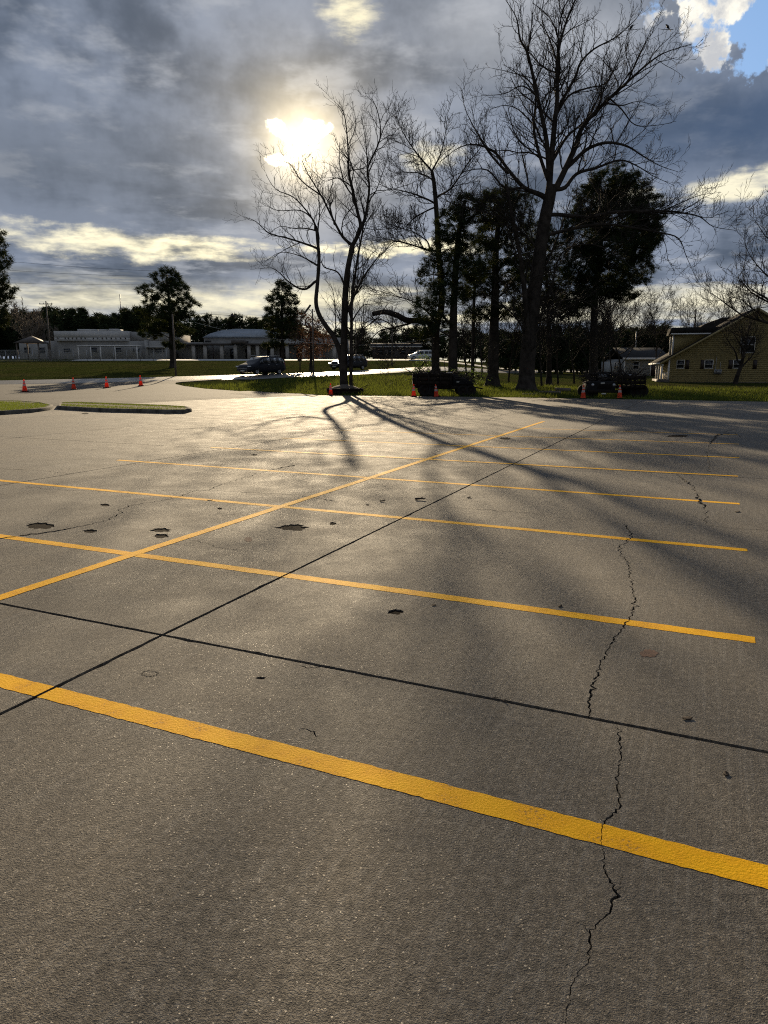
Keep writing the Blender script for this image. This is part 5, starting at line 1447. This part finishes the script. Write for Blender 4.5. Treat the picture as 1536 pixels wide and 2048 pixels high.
def stake_truck():
    a = onland(1184, 797.5); b = onland(1302, 797.5); c = (a + b) / 2; c[1] += 1.9; c[2] = terrain(c[0], c[1]) - .02
    L = (b - a)[0]; rt = empty('stake_truck', tuple(c), 0, 'old dark stake truck loaded with scrap and brush beside the yellow house', 'truck')
    x0 = -L / 2; s = L / 118.0
    def X(px): return x0 + (px - 1184) * s
    # blunt front, nearly facing the camera
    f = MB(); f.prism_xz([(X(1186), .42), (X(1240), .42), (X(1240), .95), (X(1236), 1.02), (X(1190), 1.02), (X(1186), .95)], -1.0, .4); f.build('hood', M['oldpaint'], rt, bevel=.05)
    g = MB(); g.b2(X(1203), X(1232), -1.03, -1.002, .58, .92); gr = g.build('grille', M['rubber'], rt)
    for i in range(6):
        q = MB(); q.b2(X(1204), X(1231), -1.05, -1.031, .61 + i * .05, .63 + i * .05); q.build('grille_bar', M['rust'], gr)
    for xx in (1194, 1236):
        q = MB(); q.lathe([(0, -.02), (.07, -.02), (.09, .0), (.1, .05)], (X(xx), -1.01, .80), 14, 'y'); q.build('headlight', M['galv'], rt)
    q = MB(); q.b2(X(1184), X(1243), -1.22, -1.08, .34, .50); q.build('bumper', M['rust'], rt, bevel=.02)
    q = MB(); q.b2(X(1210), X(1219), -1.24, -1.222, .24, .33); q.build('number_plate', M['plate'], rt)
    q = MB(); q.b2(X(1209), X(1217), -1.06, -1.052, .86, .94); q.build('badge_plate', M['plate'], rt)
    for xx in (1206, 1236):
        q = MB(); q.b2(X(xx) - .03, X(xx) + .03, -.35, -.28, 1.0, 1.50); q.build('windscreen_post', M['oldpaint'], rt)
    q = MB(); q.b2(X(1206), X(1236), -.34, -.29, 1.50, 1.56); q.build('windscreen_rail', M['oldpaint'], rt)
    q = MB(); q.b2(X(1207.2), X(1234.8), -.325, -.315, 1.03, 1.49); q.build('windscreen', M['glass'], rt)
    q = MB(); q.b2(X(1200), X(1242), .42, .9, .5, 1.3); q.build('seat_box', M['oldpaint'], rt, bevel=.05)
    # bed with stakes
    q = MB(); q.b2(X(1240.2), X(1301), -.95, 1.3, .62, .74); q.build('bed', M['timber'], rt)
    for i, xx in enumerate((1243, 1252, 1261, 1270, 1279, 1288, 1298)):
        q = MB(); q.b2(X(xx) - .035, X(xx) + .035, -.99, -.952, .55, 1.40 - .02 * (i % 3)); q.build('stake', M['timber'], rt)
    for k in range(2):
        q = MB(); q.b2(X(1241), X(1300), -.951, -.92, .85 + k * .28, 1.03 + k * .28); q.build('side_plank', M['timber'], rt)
    for xx, yy in ((1195, -.75), (1195, .9), (1285, -.62), (1285, -.30), (1285, 1.1), (1296, -.62), (1296, 1.1)):
        wheel(rt, X(xx), yy, .41, .24, -1 if yy < .4 else 1)
    q = MB(); q.b2(X(1186), X(1206), -.95, -.55, .86, .90); q.build('mudguard', M['oldpaint'], rt)
    g = random.Random(9); ld = MB()
    for i in range(320):
        p = np.array([g.uniform(X(1186), X(1300)), g.uniform(-.7, .9), g.uniform(.95, 1.45)]); ld.tube(wander(p, np.array([g.gauss(0, 1), g.gauss(0, .5), g.gauss(.25, .4)]), g.uniform(.3, .9), 4, g, .25, 0), [.026, .022, .018, .014, .008], 4)
    tag(ld.build('brush_load', M['twig'], rt), kind='stuff')
    for i in range(9):
        q = MB(); q.box((g.uniform(X(1188), X(1292)), g.uniform(-.6, .6), g.uniform(1.1, 1.42)), (g.uniform(.2, .7), g.uniform(.1, .4), g.uniform(.05, .16)), rz=g.uniform(0, 3)); q.build('scrap_piece', M['rust' if i % 3 else 'galv'], rt)
stake_truck()

# planter round the three-stemmed tree
def planter():
    c = onland(688, 788.5); c[1] += .9; c[2] = terrain(c[0], c[1])
    rt = empty('planter', tuple(c), 0, 'low round dark timber planter with a mulch mound at the foot of the tree', 'planter')
    k = 16; r0 = 1.15
    for lay in range(2):
        for i in range(k):
            a = 2 * math.pi * (i + .5 * lay) / k
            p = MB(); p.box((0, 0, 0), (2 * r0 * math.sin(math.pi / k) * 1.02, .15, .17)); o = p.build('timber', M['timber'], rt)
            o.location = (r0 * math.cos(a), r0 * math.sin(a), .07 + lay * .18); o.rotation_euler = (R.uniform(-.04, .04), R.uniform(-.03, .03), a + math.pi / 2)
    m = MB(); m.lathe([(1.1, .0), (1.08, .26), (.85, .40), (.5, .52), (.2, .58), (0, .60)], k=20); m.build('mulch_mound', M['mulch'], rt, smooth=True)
    p = MB(); p.box((1.25, -.45, .40), (.9, .16, .04), tilt=[[.92, 0, -.39], [0, 1, 0], [.39, 0, .92]]); p.build('leaning_board', M['timber'], rt)
    g = random.Random(4); t = MB()
    for i in range(26):
        a = g.uniform(-2.6, .6); p = np.array([1.15 * math.cos(a), 1.15 * math.sin(a), .1]); t.tube(wander(p, np.array([g.gauss(.3, 1), g.gauss(-.1, .5), g.uniform(.1, .5)]), g.uniform(.3, .9), 4, g, .2, 0), [.02, .016, .012, .01, .007], 4)
    tag(t.build('fallen_twigs', M['twig'], rt), kind='stuff')
planter()

# ------------------------------------------------------------------ small things: litter, birds, logs
def litter(px, py, L, wd, ang, label, m='dead', curl=.35, name='dead_leaf', cat='leaf'):
    q = flat(px, py); b = MB(); n = 7; V = []
    for i in range(n):
        t = i / (n - 1) - .5; w_ = wd * (1 - (2 * t) ** 2) ** .5 if abs(t) < .5 else .002
        z = .0005 + L * curl * (t * t) * .6
        V += [(t * L, -w_ / 2, z + .003), (t * L, 0, z), (t * L, w_ / 2, z + .004)]
    Fs = []
    for i in range(n - 1):
        for j in range(2): Fs.append((i * 3 + j, i * 3 + 3 + j, i * 3 + 4 + j, i * 3 + 1 + j))
    b.raw(V, Fs); o = b.build(name, M[m]); o.location = (q[0], q[1], .002); o.rotation_euler = (0, 0, ang)
    md = o.modifiers.new('solid', 'SOLIDIFY'); md.thickness = .002
    return tag(o, label, cat)
def stick(px, py, L, r0, ang, label):
    q = flat(px, py); g = random.Random(int(px)); b = MB()
    P = wander(np.array([-L / 2, 0, r0 * 1.2]), np.array([1, 0, 0]), L, 6, g, .18, 0); P[:, 2] = r0 * 1.1 + np.abs(P[:, 2] - P[0, 2]) * .3
    b.tube(P, np.linspace(r0, r0 * .5, 7), 6, True); b.tube(np.array([P[3], P[3] + [L * .15, L * .12, .01], P[3] + [L * .25, L * .22, .015]]), [r0 * .6, r0 * .4, r0 * .25], 5)
    o = b.build('stick', M['dead']); o.location = (q[0], q[1], 0); o.rotation_euler = (0, 0, ang)
    return tag(o, label, 'stick')
stick(841, 1000, .14, .016, .1, 'thickest dark stick, lying right of centre behind the second near line')
stick(766, 1004, .075, .011, -.2, 'short dark stick left of the thickest stick')
stick(939, 996, .06, .008, .4, 'small dark stick right of the thickest stick')
litter(1375, 1438, .05, .025, .1, 'dead leaf on the right slab just below the nearest joint')
litter(1452, 1549, .03, .022, 1.0, 'tiny dead leaf near the right edge below the joint')
litter(1120, 1213, .04, .03, .8, 'curled dead leaf beside the second painted line, near the long crack', curl=.6)
litter(1475, 1024, .07, .05, .5, 'dead leaf near the right edge beyond the third painted line')
litter(420, 1010 - 9, .07, .04, .3, 'dead leaf on the left slab above the pair of spalled holes')
litter(868, 1211, .03, .02, .3, 'tiny dead leaf right of the small dark hole')
litter(338, 829, .38, .16, .2, 'crumpled dark scrap on the concrete by the narrow island', name='dark_scrap', cat='scrap', curl=.1)
stick(1010, 1402, .05, .003, -.5, 'thin dry stalk lying across the nearest joint')
stick(990, 1396, .035, .0025, .2, 'short dry stalk in the nearest joint, left of the thin one')

def log_(px, py, L, r0, ang, label, dy=0.0):
    q = onland(px, py); b = MB(); b.tube([(-L / 2, 0, r0 * .8), (0, .03, r0 * .9), (L / 2, 0, r0 * .85)], [r0, r0 * .95, r0 * .85], 10, True)
    o = b.build('log', M['bark2']); o.location = (q[0], q[1] + dy, q[2]); o.rotation_euler = (0, 0, ang); tag(o, label, 'log')
log_(1100, 788, 1.5, .12, .2, 'fallen log on the grass left of the stake truck cone'); log_(1125, 783, 1.1, .15, -.4, 'short thick log lying behind the longer fallen log')
log_(1060, 790, .9, .06, .05, 'thin pale branch at the foot of the massive trunk')

def bird(px, py, Y, label, flip=1):
    p = at(px, py, Y); b = MB(); n = 12
    prof = [(0.0, -.16), (.025, -.15), (.04, -.10), (.075, -.03), (.085, .03), (.065, .09), (.045, .115), (.055, .14), (.05, .17), (.025, .195), (0, .205)]
    b.lathe(prof, k=10, axis='x')
    o = b.build('body', M['bird'], None, smooth=True)
    rt = empty('bird', tuple(p), 0, label, 'bird'); o.parent = rt; o.rotation_euler = (0, math.radians(-50), 0); rt.rotation_euler = (0, 0, 0 if flip > 0 else math.pi)
    t = MB(); t.raw([(-.10, -.03, -.11), (-.10, .03, -.11), (-.22, .035, -.27), (-.22, -.035, -.27), (-.10, 0, -.085), (-.22, 0, -.255)], [(0, 1, 2, 3), (0, 4, 1), (3, 2, 5), (0, 3, 5, 4), (1, 4, 5, 2)]); t.build('tail', M['bird'], rt)
    k = MB(); k.lathe([(.018, 0), (.010, .03), (0, .05)], (.155, 0, .13), 6, 'x'); k.build('beak', M['bird'], rt)
    g = MB(); [g.tube([(0, s_ * .02, -.07), (.01, s_ * .025, -.14)], .006, 4) for s_ in (1, -1)]; g.build('leg', M['bird'], rt)
    w_ = MB(); w_.tube(np.array([(-.35, .02, -.16), (0, 0, -.145), (.35, -.02, -.13), (.6, -.03, -.08)]), [.02, .018, .014, .01], 5); w_.build('perch', M['twig'], rt)
bird(1262, 55, 51.2, 'dark bird perched on the left of two high twigs, top right crown')
bird(1336, 54, 51.0, 'dark bird perched on the right of two high twigs, top right crown', -1)
